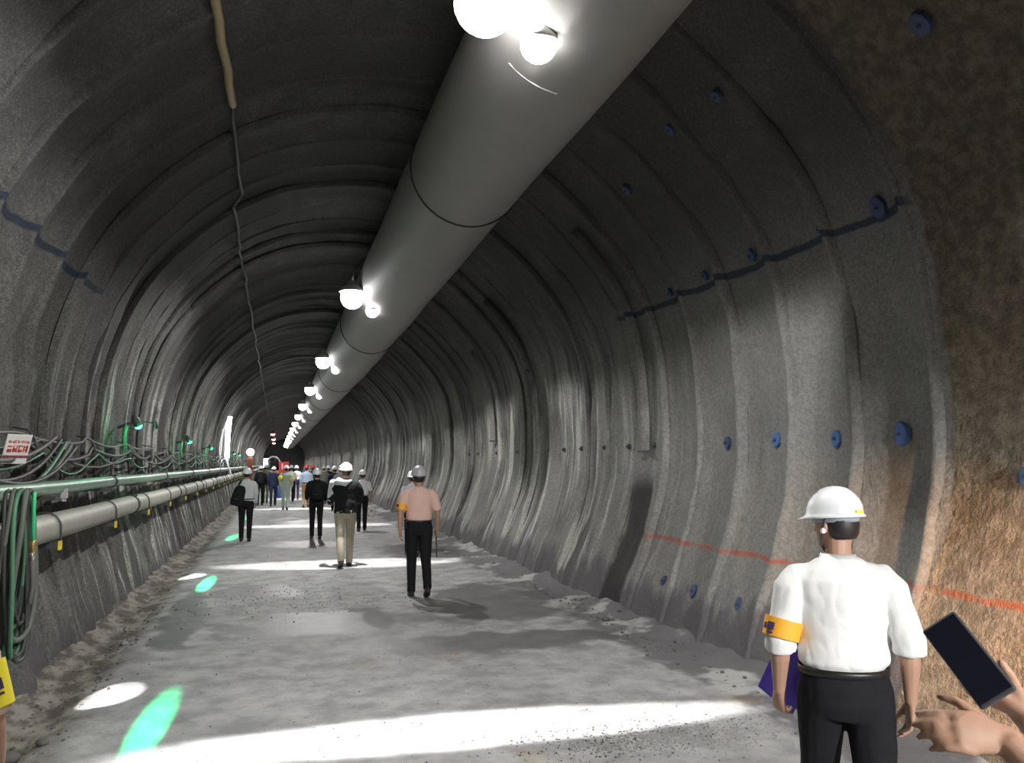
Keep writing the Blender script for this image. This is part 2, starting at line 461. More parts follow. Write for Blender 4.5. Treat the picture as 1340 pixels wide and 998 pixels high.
# ------------------------------------------------------------------ tunnel lamps under the duct
M_GLOBE = emis('lamp_globe', (1.0, .985, .97), 26.0, clear=.45)
M_ADDGLOW = emis('added_glow', (1.0, .985, .97), 10.0)  # glow of added parts: reflection globe at the duct, fill floodlight
M_SHADE = mat('lamp_shade_metal', (.55, .55, .55), .45, .3)
def ordinal(i):
    o1 = ['first', 'second', 'third', 'fourth', 'fifth', 'sixth', 'seventh', 'eighth', 'ninth', 'tenth', 'eleventh', 'twelfth', 'thirteenth', 'fourteenth', 'fifteenth', 'sixteenth', 'seventeenth', 'eighteenth', 'nineteenth', 'twentieth']
    return o1[i] if i < 20 else 'twenty-' + o1[i - 20]
mg = MB().sphere((0, 0, 0), .205, 20, 12).mesh('globe')
ms = MB().rings([(.10, .235, .235, 0), (.16, .21, .21, 0), (.235, .12, .12, 0), (.27, .05, .05, 0), (.33, .045, .045, 0), (.335, .03, .03, 0), (.25, .10, .10, 0), (.15, .19, .19, 0), (.10, .22, .22, 0)], 24, close=False).mesh('shade')
mw = MB().tube([(0, 0, .33), (.02, 0, .50), (.20, 0, .72), (.40, 0, .84)], .012, 6).mesh('cable')
mhd = MB().rings([(-.02, .118, .118, 0), (0, .115, .115, 0), (.03, .08, .08, 0), (.05, .05, .05, 0), (.06, .02, .02, 0)], 20).mesh('glint_cap')
mln = MB().sphere((0, 0, -.065), .122, 18, 10).mesh('duct_glint')
mar = MB().tube([(.16, 0, .10), (.26, .03, -.02), (.36, .02, -.10)], .014, 6).mesh('arm')
lampY = [4.95 + 9.5 * k for k in range(-1, 15)]
lampY = [y for y in lampY if y > -9]
n_ = 0
for i, y in enumerate(lampY):
    if 0 < y < 6: y = 4.80
    L = (1.21, y, 4.75)
    inview = y > 0
    root = empty('tunnel_lamp', L)
    nm = ordinal(n_) if inview else ''
    tag(root, f'round white tunnel lamp at the duct, {nm} of the row' if inview else 'round white tunnel lamp at the duct behind the viewer', 'lamp', 'white lamps along the ventilation duct')
    if inview: n_ += 1
    sh = obj('lamp_shade', ms, M_SHADE, root)
    obj('globe', mg, M_GLOBE, root)
    obj('cable', mw, M_DK, root)
    obj('glint_arm', mar, M_SHADE, root)
    hd = obj('glint_head', mhd, M_SHADE, root, loc=(.36, -.02, -.16), rot=(R_(20), 0, 0))
    obj('lens', mln, M_ADDGLOW, hd)  # added glowing globe stands for the lamp's reflection in the duct
    ld = bpy.data.lights.new('lamp_flood', 'SPOT'); ld.energy = LAMP_W; ld.spot_size = R_(164); ld.spot_blend = .25; ld.shadow_soft_size = .035; ld.color = (1, .985, .96)
    lo = bpy.data.objects.new('flood_light', ld); COL.objects.link(lo); lo.parent = root; lo.location = (0, 0, 0); lo.rotation_euler = (0, R_(8), 0)
    bd = bpy.data.lights.new('lamp_slot', 'SPOT'); bd.energy = BAND_W if 0 < y < 6 else BAND_W * .65; bd.spot_size = R_(54); bd.spot_blend = .35; bd.shadow_soft_size = .05; bd.color = (1, .985, .96)
    bo = bpy.data.objects.new('slot_light', bd); COL.objects.link(bo); bo.parent = root; bo.location = (0, 0, -.02)
    bo.rotation_euler = (R_(9.5), 0, R_(-1)); bo.scale = (1, .165 if 0 < y < 6 else .32, 1)
    ad = bpy.data.lights.new('lamp_glow', 'POINT'); ad.energy = AMB_W; ad.shadow_soft_size = .15
    ao = bpy.data.objects.new('glow_light', ad); COL.objects.link(ao); ao.parent = root; ao.location = (0, 0, 0)

# ------------------------------------------------------------------ left wall services
M_PIPE = mat('pipe_dusty', (.40, .385, .34), .55, .1, var=.3, scale=4, bump=.25, bscale=25)
M_PIPE2 = mat('pipe_green', (.24, .36, .28), .32, .2, var=.25, scale=5)
M_STEEL = mat('dark_steel', (.10, .10, .105), .5, .5)
M_YEL = mat('yellow_tag', (.85, .62, .04), .5)
XB, ZB, RB = -1.87, 1.262, .118
XS, ZS, RS = -1.93, 1.592, .064
big = tag(empty('water_pipe', (XB, 0, ZB)), 'thick dusty beige pipe on brackets along the left wall', 'pipe')
small = tag(empty('air_pipe', (XS, 0, ZS)), 'slim green pipe above the thick pipe along the left wall', 'pipe')
fl_y = [1.95 + 4.98 * k for k in range(20)]
def pipe_sections(root, ys, R, mtl, cmat, nm, lipr):
    L = ys[1] - ys[0]
    sec = MB().tube([(0, .03, 0), (0, L * .5, -.006), (0, L - .03, 0)], R, 20, cap=False).mesh('pipe_section')
    cpl = MB()
    for dy, rr in ((-.045, R + .004), (-.04, R + lipr), (.04, R + lipr), (.045, R + .004)): pass
    n = 20; V = []; F = []
    for dy, rr in ((-.05, R * .98), (-.045, R + lipr), (.045, R + lipr), (.05, R * .98)):
        for k in range(n): V.append((rr * math.cos(2*PI*k/n), dy, rr * math.sin(2*PI*k/n)))
    for j in range(3):
        for k in range(n): F.append((j*n+k, (j+1)*n+k, (j+1)*n+(k+1) % n, j*n+(k+1) % n))
    cm = cpl.add(V, F).mesh('coupling')
    for k, y in enumerate(ys[:-1]):
        dz = 0
        obj('pipe_section', sec, mtl, root, loc=(0, y, dz)); obj('coupling', cm, cmat, root, loc=(0, y + L, dz))
    # bolts of the coupling ears
    bm = MB().box((R + lipr + .012, 0, 0), (.03, .05, .035)).mesh('coupling_ear', False)
    for y in ys[1:8]: obj('coupling_ear', bm, cmat, root, loc=(0, y, 0), rot=(0, R_(-60), 0))
pipe_sections(big, fl_y, RB, M_PIPE, M_STEEL, 'b', .016)
pipe_sections(small, [1.3 + 4.8 * k for k in range(21)], RS, M_PIPE2, M_STEEL, 's', .013)
br_me = MB().box((-.10, 0, -.145), (.44, .05, .045)).box((-.30, 0, .10), (.045, .05, .52)).box((-.10, 0, .25), (.36, .045, .035)).mesh('bracket_frame', False)
cap_me = MB().box((.128, 0, -.145), (.02, .06, .075)).mesh('end_cap', False)
ub_me = MB().tube([(RB + .012, 0, -.13)] + [((RB + .012) * math.cos(a), 0, (RB + .012) * math.sin(a)) for a in np.linspace(0, PI, 14)] + [(-RB - .012, 0, -.13)], .009, 6, ref=(0, 1, 0)).mesh('u_bolt')
k_ = 0
for y in [7.75 + 2.49 * k for k in range(26)]:
    r = tag(empty('pipe_bracket', (XB, y, ZB)), f'steel pipe bracket with yellow end cap, {ordinal(k_)} from the hose coil', 'bracket', 'pipe brackets on the left wall')
    obj('frame', br_me, M_STEEL, r); obj('end_cap', cap_me, M_YEL, r); obj('u_bolt', ub_me, M_STEEL, r); k_ += 1
tg = MB().box((.0, 0, -.11), (.012, .06, .10)).box((0, 0, -.06), (.004, .01, .04))
tag(tg.build('pipe_tag', M_YEL, smooth=False, loc=(XS + .05, 7.3, ZS)), 'small yellow tag hanging under the green pipe', 'tag')
tg = MB().box((.0, 0, -.06), (.05, .05, .09)).box((0, 0, -.11), (.03, .03, .05))
tag(tg.build('pipe_clip', mat('pale_grey', (.5, .5, .52), .5), smooth=False, loc=(XS + .055, 8.4, ZS)), 'pale clip under the green pipe near the sign', 'clip')

# cables on the wall, sagging between hooks
M_CAB = mat('cable_black', (.05, .05, .05), .55); M_CABG = mat('cable_grey', (.13, .135, .12), .6); M_CABN = mat('cable_green', (.10, .24, .15), .5)
def sag_cable(name, label, zs, x, y0, y1, step, sag, r, m, ph=0.0):
    pts = []; y = y0; k = 0
    while y < y1 - 1e-6:
        dz = random.uniform(.6, 1.3) * sag
        n = 7
        for j in range(n):
            t = j / n; pts.append((x + .03 * math.sin(3 * (y + t) + ph), y + step * t, zs - dz * 4 * t * (1 - t) + .02 * math.sin(k * 2.1 + ph)))
        y += step; k += 1
    pts.append((x, y1, zs))
    tag(MB().tube(pts, r, 6).build(name, m), label, 'cable', 'cables along the left wall')
sag_cable('power_cable', 'thick black cable sagging along the left wall above the pipes', 1.98, -2.06, 3.2, 60, 2.4, .12, .020, M_CAB)
sag_cable('power_cable', 'grey cable sagging highest along the left wall', 2.08, -2.09, 3.0, 60, 2.4, .07, .015, M_CABG, 1)
sag_cable('power_cable', 'thin green cable sagging lowest behind the green pipe', 1.90, -2.05, 3.4, 60, 2.4, .16, .012, M_CABN, 2)
sag_cable('power_cable', 'second grey cable sagging just under the highest one', 2.02, -2.04, 3.4, 60, 4.8, .20, .013, M_CABG, 4)
hk = MB().tube([(-.12, 0, .12), (0, 0, .10), (.06, 0, .02), (.08, 0, -.06), (.03, 0, -.12), (-.02, 0, -.10)], .010, 6, ref=(0, 1, 0)).mesh('hook')
for k, y in enumerate(np.arange(5.6, 50, 2.4)):
    tag(obj('cable_hook', hk, M_STEEL, loc=(-2.10, y, 2.0)), f'bent steel cable hook on the left wall, {ordinal(k)} from the white sign', 'hook', 'cable hooks on the left wall')
# festoon of thick hoses by the sign
for k in range(5):
    a = 5.0 + .1 * k; b = 8.5 + .15 * k; d = .30 + .07 * k
    pts = [(-2.0 + .04 * math.sin(PI * t) + .012 * k, a + (b - a) * t, 2.05 - .02 * k - d * 4 * t * (1 - t) * (.75 + .25 * math.sin(k))) for t in np.linspace(0, 1, 20)]
    tag(MB().tube(pts, .017, 8).build('drooping_hose', [M_CABG, M_CAB, M_CABN, M_CABG, M_CAB][k]),
        ['uppermost grey hose drooping behind the white sign', 'black hose drooping behind the white sign', 'green hose drooping behind the white sign', 'lower grey hose drooping behind the white sign', 'lowest black hose drooping behind the white sign'][k], 'hose', 'hoses drooping behind the sign')
# junction boxes
for k, (y, z, s_) in enumerate(((9.1, 1.93, .16), (11.7, 1.95, .13), (15.0, 1.96, .14), (17.6, 1.88, .13))):
    r = tag(empty('junction_box', (-2.09, y, z)), ['dark junction box tilted on the left wall just past the sign', 'junction box just before the nearest green lamp', 'junction box on the left wall past the nearest green lamp', 'junction box near the second green lamp'][k], 'junction box', 'junction boxes on the left wall')
    rt = Matrix.Rotation(R_(24 if k == 0 else 4), 3, 'X')
    MB().box((0, 0, 0), (.12, s_ * 1.5, s_), rt).build('box', M_STEEL, r, smooth=False, bevel=.01)
    MB().box((.064, 0, 0), (.014, s_ * 1.4, s_ * .9), rt).build('lid', mat('box_lid', (.15, .155, .15), .5), r, smooth=False, bevel=.004)
    MB().tube([(0, 0, -s_ / 2), (.01, .02, -s_ / 2 - .15), (0, .05, -s_ / 2 - .28)], .012, 6).build('lead', M_CAB, r)

# sign board
r = tag(empty('sign_board', (-1.94, 7.12, 1.915)), 'white board with rows of red lettering among the hoses', 'sign')
r.rotation_euler = (R_(14), 0, R_(60)); 
MB().box((0, 0, 0), (.235, .012, .235)).build('board', mat('board_white', (.74, .72, .70), .5), r, smooth=False, bevel=.006)
M_RED = mat('sign_red', (.55, .06, .05), .5); M_MAR = mat('sign_maroon', (.22, .05, .07), .5)
def strokes(z, h, n, m, nm, dens):
    mb = MB(); x = -.10; w = .20 / n
    for k in range(n):
        for j in range(dens):
            if random.random() < .5: mb.box((x + w * (k + .5), -.0075, z + random.uniform(-.4, .4) * h), (w * .8, .003, h * .16))
            else: mb.box((x + w * (k + .5) + random.uniform(-.35, .35) * w, -.0075, z), (w * .16, .003, h * .9))
    mb.build(nm, m, r, smooth=False)
strokes(.060, .026, 7, M_RED, 'small_lettering', 3); strokes(.004, .062, 4, M_RED, 'large_lettering', 5)
MB().box((0, -.0075, -.058), (.235, .003, .020)).build('stripe', M_MAR, r, smooth=False); strokes(-.058, .010, 9, mat('board_ink', (.7, .65, .65), .5), 'stripe_lettering', 2)

# coil of hoses hung on the pipe end
coil = tag(empty('hose_coil', (-1.70, 6.35, 1.60)), 'tall coil of black and grey hoses hanging over the pipes', 'hose coil')
def loop(k, n=40):
    rw = .16 + random.uniform(-.03, .05); h = 1.0 + random.uniform(-.10, .16); ph = random.uniform(-.05, .05); dx = random.uniform(-.05, .07)
    pts = []
    for j in range(n + 1):
        a = 2 * PI * j / n
        tz = -.5 * h + .5 * h * math.cos(a); w = rw * (abs(math.sin(a)) ** .7) * (1 if math.sin(a) > 0 else -1) * (1 - .25 * tz)
        pts.append((dx + .02 * math.cos(2 * a + k), w + ph, tz + .02))
    return pts
for k in range(11):
    m = [M_CAB, M_CAB, M_CABG, M_CAB, M_CABN, M_CAB][k % 6]
    MB().tube(loop(k), .0125 + .003 * (k % 3), 7, cap=False).build('hose_loop', m, coil)
MB().tube([(.09, .02, .0), (.10, .0, -.25), (.10, .02, -.34)], .014, 8).build('hose_end', mat('hose_bright_green', (.05, .55, .22), .35), coil)
cp = MB().tube([(.10, .02, -.33), (.10, .02, -.40)], .022, 10).build('coupler', mat('brass', (.55, .38, .12), .35, .8), coil)
MB().tube([(.10, .02, -.40), (.10, .02, -.43), (.10, .02, -.46)], [.016, .024, .016], 10).build('nut', mat('chrome', (.6, .6, .58), .3, .9), cp)
MB().tube([(.10, .02, -.46), (.11, .03, -.62), (.10, .02, -.75)], .017, 8).build('hose_end', M_CABG, coil)

# green marker lamps
M_GRN = emis('green_led', (.02, 1.0, .30), 30.0)
M_WLED = emis('white_led', (1, 1, .97), 20.0)
def aim(o, d):
    o.rotation_euler = Vector(d).to_track_quat('-Z', 'Y').to_euler()
gl = [(-1.92, 5.3, 2.36, (-.80, 6.25, 0)), (-1.92, 12.5, 2.36, (-.98, 13.2, 0)), (-1.92, 19.6, 2.32, (-1.02, 21.3, 0)), (-1.92, 26.0, 2.29, (-1.0, 29, 0)), (-1.92, 40, 2.3, (-1.0, 42, 0)), (-1.92, 45.5, 2.3, (-1.0, 47, 0))]
for k, (x, y, z, tgt) in enumerate(gl):
    r = tag(empty('marker_lamp', (x, y, z)), ['green marker lamp beside the hose coil at the frame edge', 'nearest green marker lamp in view on the left wall', 'second green marker lamp along the left wall', 'third green marker lamp along the left wall', 'fourth green marker lamp beyond the upright tube light', 'farthest green marker lamp on the left wall'][k], 'lamp', 'green marker lamps on the left wall')
    d = Vector(tgt) - Vector((x, y, z)); d.normalize()
    MB().tube([(-.24, 0, -.05), (-.12, 0, 0), (-.03, 0, .02)], .02, 8, ref=(0, 1, 0)).build('arm', M_STEEL, r)
    hd = MB().tube([Vector((0, 0, .03)) - d * .10, Vector((0, 0, .03)) - d * .05, Vector((0, 0, .03)) + d * .05], [.03, .055, .06], 14, ref=(0, 1, 0)).build('lamp_head', M_STEEL, r)
    q = Vector((0, 0, .03)) + d * .052
    MB().sphere((q.x, q.y, q.z), .052, 14, 8).build('green_lens', M_GRN, hd)
    for s_ in (-.06, .05):
        MB().tube([(-.13, s_, .0), (-.15, s_, -.2), (-.13, s_ * 1.5, -.38)], .012, 6).build('lead', mat('lead_green', (.06, .42, .18), .4), r)
    ld = bpy.data.lights.new('green_beam', 'SPOT'); ld.energy = 1900; ld.color = (.03, 1.0, .36); ld.shadow_soft_size = .01
    ld.spot_size = R_(40); ld.spot_blend = .8
    lo = bpy.data.objects.new('green_beam', ld); COL.objects.link(lo); lo.parent = r; lo.location = Vector((0, 0, .03)) + d * .12
    ya = Vector((.04, 1, 0)); ya = (ya - d * ya.dot(d)).normalized(); lo.rotation_euler = Matrix((ya.cross(-d), ya, -d)).transposed().to_euler()
    lo.scale = (.135, 1, 1)
    gd = bpy.data.lights.new('green_spill', 'POINT'); gd.energy = 2.6 if k else .5; gd.color = (.04, 1.0, .35); gd.shadow_soft_size = .03
    go = bpy.data.objects.new('green_spill', gd); COL.objects.link(go); go.parent = r; go.location = (.07, -.02, -.06)
    if k < 2:
        t2 = [(-1.20, 7.15, 0), (-1.26, 14.15, 0)][k]
        sd = Vector(t2) - Vector((x + .24, y + .1, z)); sd.normalize()
        wd = bpy.data.lights.new('white_beam', 'SPOT'); wd.energy = 1300; wd.spot_size = R_(12.5); wd.spot_blend = .4; wd.shadow_soft_size = .01
        wo = bpy.data.objects.new('white_beam', wd); COL.objects.link(wo); wo.parent = r; wo.location = Vector((.24, .1, 0)) + sd * .09; aim(wo, sd); wo.scale = (.75, 1, 1)
        MB().tube([(0, .0, .03), (.10, .06, .04), (.24, .1, .02)], .010, 6).build('white_lamp_arm', M_STEEL, r)
        h2 = MB().tube([Vector((.24, .1, 0)) - sd * .04, Vector((.24, .1, 0)) + sd * .05], [.022, .026], 10, ref=(0, 1, 0)).build('white_lamp_head', M_STEEL, r)

# upright fluorescent tube lamp on the left wall
r = tag(empty('tube_lamp', (-1.94, 35.0, 1.5)), 'tall upright white tube light glowing on the left wall', 'lamp')
MB().tube([(0, 0, .55), (0, 0, 1.4), (.06, 0, 2.2)], .075, 10).build('tube', emis('tube_white', (.93, .96, 1.0), 60.0), r)
MB().box((-.09, .02, 1.35), (.05, .10, 1.75)).build('housing', M_SHADE, r, smooth=False)
MB().tube([(0, 0, .50), (.03, -.1, .25), (.12, -.2, .05), (.16, -.2, -.1)], .045, 8).build('stand_arm', mat('pale_sleeve', (.62, .64, .68), .5), r)
r = tag(empty('post_lamp', (-1.55, 52, 0)), 'round white lamp on a rust-red post near the left wall', 'lamp')
MB().box((0, 0, 1.1), (.30, .12, 2.2)).build('post', mat('rust_post', (.35, .10, .06), .7, var=.3), r, smooth=False, bevel=.02)
MB().box((0, 0, .04), (.5, .4, .08)).build('base', M_STEEL, r, smooth=False)
MB().sphere((0, -.05, 2.52), .22, 14, 10).build('globe', emis('post_globe', (1, .98, .93), 25), r)
MB().tube([(0, 0, 2.2), (0, 0, 2.33)], .05, 8).build('neck', M_STEEL, r)

# cable along the crown
pts = []
for y in np.arange(1.0, 60, .4):
    t = (y - 1) / 59; a = R_(98.4 + 2.2 * min(1, y / 20) + 1.5 * t); 
    best = min(range(iR, iL), key=lambda i: abs(math.atan2(PF[i][1] - 1.8, PF[i][0]) - a))
    d = relief(y) * .5 - .05
    pts.append((PF[best][0] + PN[best][0] * d + .015 * math.sin(y * 1.7), y, PF[best][1] + PN[best][1] * d))
cc = tag(empty('crown_cable', (0, 0, 0)), 'long cable clipped along the tunnel crown left of the duct', 'cable')
MB().tube(pts[18:], .024, 6).build('dark_run', M_CAB, cc)
MB().tube(pts[:19], .040, 8).build('tan_sleeve', mat('tan_sleeve', (.42, .33, .20), .6), cc)

# pale drain strips on the right wall
M_STRIP = M_R
def drain(y, z0, z1, w, lab):
    ii = [i for i in range(0, NP // 2) if z0 <= PF[i][1] <= z1]; V = []; F = []; pr = [(-w, .02), (-w * .7, -.05), (0, -.075), (w * .7, -.05), (w, .02)]
    for i in ii:
        o = -.025
        for dy, d in pr: V.append((PF[i][0] + PN[i][0] * (d + o), y + dy, PF[i][1] + PN[i][1] * (d + o)))
    for k in range(len(ii) - 1):
        for j in range(4): F.append((k*5+j, k*5+j+1, (k+1)*5+j+1, (k+1)*5+j))
    F.append((0, 1, 2, 3, 4)); F.append(tuple(range(len(V)-5, len(V))))
    root = tag(empty('drain_strip', (0, 0, 0)), lab, 'drain')
    MB().add(V, F).build('channel', M_STRIP, root)
    p, n = PF[ii[0]], PN[ii[0]]
    MB().box((p[0] - .06, y, p[1]), (.10, w * 2.6, .03)).build('end_clip', M_STEEL, root, smooth=False)
drain(9.55, 1.95, 4.9, .055, 'long pale drain strip curving up the right wall past the blue marks')
drain(14.2, 3.5, 4.9, .04, 'short pale drain strip high on the right wall in shadow')
drain(17.2, 2.2, 4.3, .05, 'narrow pale drain strip farther along the right wall')

# rock bolts with blue paint
M_BLUE = mat('blue_paint', (.075, .15, .36), .6, var=.35, scale=14); M_BLUED = mat('blue_paint_dark', (.045, .07, .15), .6, var=.4, scale=14)
def bolt(y, z, s, m, lab, rnd=False, plate=True):
    p, n = wall_pt('right', z, -.034, y)
    root = tag(empty('rock_bolt', (p[0], y, z)), lab, 'rock bolt', 'blue rock bolts on the right wall')
    ang = math.atan2(n[1], n[0]); Mt = Matrix.Rotation(-ang, 4, 'Y')
    nn = 12 if rnd else 8; V = []; F = []
    for d, k in ((.03, 1.06), (-.002, 1.0), (-.007, .85)):
        for j in range(nn):
            a = 2 * PI * j / nn + PI / 8
            rr = s * k * (1 + .14 * noise.noise(Vector((j * 1.3, y * 3, z)))) * (1 if rnd else 1 / max(abs(math.cos(a - PI/8 * 0)), abs(math.sin(a))) * .86)
            V.append((d, rr * .82 * math.cos(a), rr * 1.05 * math.sin(a)))
    for q in range(2):
        for j in range(nn): F.append((q*nn+j, q*nn+(j+1) % nn, (q+1)*nn+(j+1) % nn, (q+1)*nn+j))
    F.append(tuple(range(2*nn, 3*nn)))
    MB().add(V, F).xf(Mt).build('plate', m, root, smooth=False)
    MB().tube([(0, 0, 0), (-.018, 0, 0)], .017, 6, ref=(0, 1, 0), dome=.1).xf(Mt).build('nut', MATS['blue_paint_dark'] , root, smooth=False)
    MB().tube([(-.018, 0, 0), (-.034, 0, 0)], .008, 6, ref=(0, 1, 0), dome=.1).xf(Mt).build('bolt_end', M_STEEL, root, smooth=False)
bolts = [(5.22, 2.03, .085, M_BLUE, 'round bright blue rock bolt mark beside the nearest helmet', True), (5.98, 2.02, .078, M_BLUE, 'second bright blue bolt plate from the right in the waist-high row', False),
 (6.82, 2.03, .074, M_BLUE, 'third blue bolt plate from the right in the waist-high row', False), (7.70, 2.03, .068, M_BLUED, 'dark blue bolt plate fourth in the waist-high row', False),
 (6.9, .49, .075, M_BLUED, 'lowest dark blue bolt plate nearest the folder', False), (7.75, .49, .072, M_BLUED, 'second low dark blue bolt plate near the road', False), (8.5, .49, .066, M_BLUED, 'third low faded blue bolt plate near the road', False),
 (5.10, 3.78, .085, M_BLUED, 'largest dark blue bolt patch on the sprayed blue line', True), (5.75, 3.79, .055, M_BLUED, 'smudged blue bolt patch just past the largest one', False), (6.72, 3.80, .07, M_BLUED, 'blue bolt patch midway along the sprayed blue line', False), (7.6, 3.80, .06, M_BLUED, 'small blue bolt patch near the far end of the blue line', False), (8.5, 3.80, .055, M_BLUED, 'blue bolt patch at the far end of the blue line', False),
 (3.60, 3.22, .075, M_BLUED, 'dark blue bolt patch on the brown wall at the frame edge', True), (4.05, 1.72, .065, M_BLUE, 'bright blue bolt mark low on the brown wall at the frame edge', True),
 (3.95, 4.55, .08, M_BLUED, 'dark blue bolt patch high on the brown wall', True), (5.9, 4.92, .06, M_BLUED, 'dark bolt patch on the upper right arch near the duct', False), (6.7, 4.95, .06, M_BLUED, 'second dark bolt patch on the upper right arch', False), (8.0, 4.80, .07, M_BLUED, 'oval dark bolt patch on the shaded upper arch', False)]
for a in bolts: bolt(*a)
k = 0
for y in np.arange(9.4, 20, .86):
    bolt(y, 2.04, .035, M_STEEL, f'small dark bolt plate on the streaked right wall, {ordinal(k)} after the blue ones', False); k += 1

# ------------------------------------------------------------------ loose stones
M_ST = mat('stone', (.30, .295, .28), .85, var=.5, scale=30); M_STD = mat('stone_dark', (.12, .115, .11), .85, var=.5, scale=30)
ico = [(0,0,1),(.89,0,.45),(.28,.85,.45),(-.72,.53,.45),(-.72,-.53,.45),(.28,-.85,.45),(.72,.53,-.45),(-.28,.85,-.45),(-.89,0,-.45),(-.28,-.85,-.45),(.72,-.53,-.45),(0,0,-1)]
icf = [(0,1,2),(0,2,3),(0,3,4),(0,4,5),(0,5,1),(1,6,2),(2,7,3),(3,8,4),(4,9,5),(5,10,1),(6,7,2),(7,8,3),(8,9,4),(9,10,5),(10,6,1),(11,7,6),(11,8,7),(11,9,8),(11,10,9),(11,6,10)]
def fz(x, y):
    q = Vector((x, y, 0)); z = noise.noise(q * .55) * .022 + noise.noise(q * 2.4) * .008 + noise.noise(q * 6) * .004
    if x > 3.45: z += (x - 3.45) ** 2 * (.16 + .22 * max(0, noise.noise(q * 1.2) + .3))
    if x < -1.25: z += -.05 * min(1, (-1.25 - x) / .25) + noise.noise(q * 3) * .008 + max(0, -1.62 - x) * .35
    return z
def gravel(name, lab, blobs, m):
    mb = MB()
    for cx, cy, sx, sy, n, r0, r1 in blobs:
        for _ in range(n):
            x = random.gauss(cx, sx); y = random.gauss(cy, sy)
            if not (-1.75 < x < 4.0) or y < 3.2: continue
            r = random.uniform(r0, r1) ** 1; s3 = [random.uniform(.7, 1.3) * r for _ in range(3)]; s3[2] *= .7
            a = random.random() * 6.28; ca, sa = math.cos(a), math.sin(a); z = fz(x, y) + s3[2] * .4
            mb.add([(x + (p[0]*ca - p[1]*sa) * s3[0], y + (p[0]*sa + p[1]*ca) * s3[1], z + p[2] * s3[2]) for p in ico], icf)
    tag(mb.build(name, m, smooth=False), lab, 'gravel', kind='stuff')
gravel('gravel', 'loose grey gravel strewn on the road before the nearest walker', [(2.4, 5.05, .40, .14, 700, .004, .011), (2.9, 5.1, .30, .18, 350, .004, .011), (1.6, 5.8, .9, .35, 250, .002, .006), (3.2, 7.0, .6, .9, 150, .003, .007), (.4, 11.5, .9, .7, 160, .004, .010), (1.6, 7, 1.5, 1.6, 150, .002, .005)], M_ST)
gravel('dark_gravel', 'dark crumbs of muck scattered over the road', [(2.3, 5.1, .5, .2, 300, .003, .010), (.2, 11.3, .8, .6, 200, .004, .012), (1.4, 6.8, 1.3, 1.5, 120, .003, .008), (-1.5, 8, .15, 2.5, 220, .005, .018), (3.7, 9, .10, 3, 120, .006, .022), (1, 13, 1.3, 2, 150, .004, .010)], M_STD)
for k, (x, y, r, lab) in enumerate(((-1.55, 5.9, .09, 'dark lump of muck in the left gutter at the frame bottom'), (-1.42, 6.15, .05, 'small dark stone in the left gutter beside the lump'), (3.70, 8.9, .06, 'dark stone at the foot of the right wall'), (3.66, 11.2, .05, 'small pale stone at the foot of the right wall'), (3.35, 16.4, .07, 'pale stone by the right wall ahead of the walkers'), (-1.45, 9.3, .05, 'brown stone in the left gutter'))):
    v = [(p[0] * r * random.uniform(.8, 1.3), p[1] * r * random.uniform(.8, 1.3), p[2] * r * .6) for p in ico]
    o = MB().add(v, icf).build('loose_stone', M_STD if k in (0, 1, 2) else M_ST, loc=(x, y, fz(x, y) + r * .3)); tag(o, lab, 'stone')
    s_ = o.modifiers.new('sub', 'SUBSURF'); s_.levels = s_.render_levels = 1
# ------------------------------------------------------------------ people
def rot_h(p, c, yaw, pitch):
    v = Vector(p) - Vector(c)
    v = Matrix.Rotation(pitch, 3, 'X') @ v
    v = Matrix.Rotation(yaw, 3, 'Z') @ v
    return v + Vector(c)
M_SKIN = mat('skin', (.42, .245, .165), .55, var=.10, scale=40)
M_HAIR = mat('black_hair', (.018, .015, .014), .5)
M_HW = mat('helmet_white', (.80, .81, .83), .25, var=.03, spec=.5); M_HG = mat('helmet_grey', (.46, .45, .46), .3, var=.04); M_HRED = mat('helmet_red', (.62, .05, .04), .3, var=.05); M_HOL = mat('helmet_olive', (.35, .37, .30), .35)
M_STRAP = mat('strap_dark', (.05, .05, .06), .6)
def fabric(name, c, var=.08): return mat(name, c, .85, var=var, scale=14, bump=.15, bscale=220, spec=.2)
C_WHITE = fabric('shirt_white', (.76, .76, .74), .04); C_SALM = fabric('shirt_salmon', (.74, .50, .42), .05); C_GREYL = fabric('shirt_pale_grey', (.55, .56, .58)); C_BLACK = fabric('cloth_black', (.012, .012, .014), .3)
C_NAVY = fabric('cloth_navy', (.02, .025, .06), .3); C_KHAKI = fabric('cloth_khaki', (.33, .30, .23)); C_SAGE = fabric('cloth_sage', (.42, .50, .42)); C_BROWN = fabric('cloth_brown', (.24, .16, .07)); C_BLUEL = fabric('cloth_light_blue', (.40, .50, .66)); C_OLIVE = fabric('cloth_olive', (.12, .13, .10)); C_GREYM = fabric('cloth_grey', (.25, .26, .28)); C_BEIGE = fabric('cloth_beige', (.66, .50, .38)); C_DENIM = fabric('cloth_denim', (.10, .20, .48))
M_SHOE = mat('shoe_leather', (.014, .013, .013), .4); M_ORG = mat('armband_orange', (.90, .42, .03), .6, var=.05); M_YARM = mat('armband_yellow', (.92, .78, .04), .55, var=.04); M_MARK = mat('armband_mark', (.06, .03, .10), .6)
M_WHT = mat('eye_white', (.75, .72, .68), .3, var=.02); M_EYE = mat('eye_dark', (.02, .015, .012), .2)

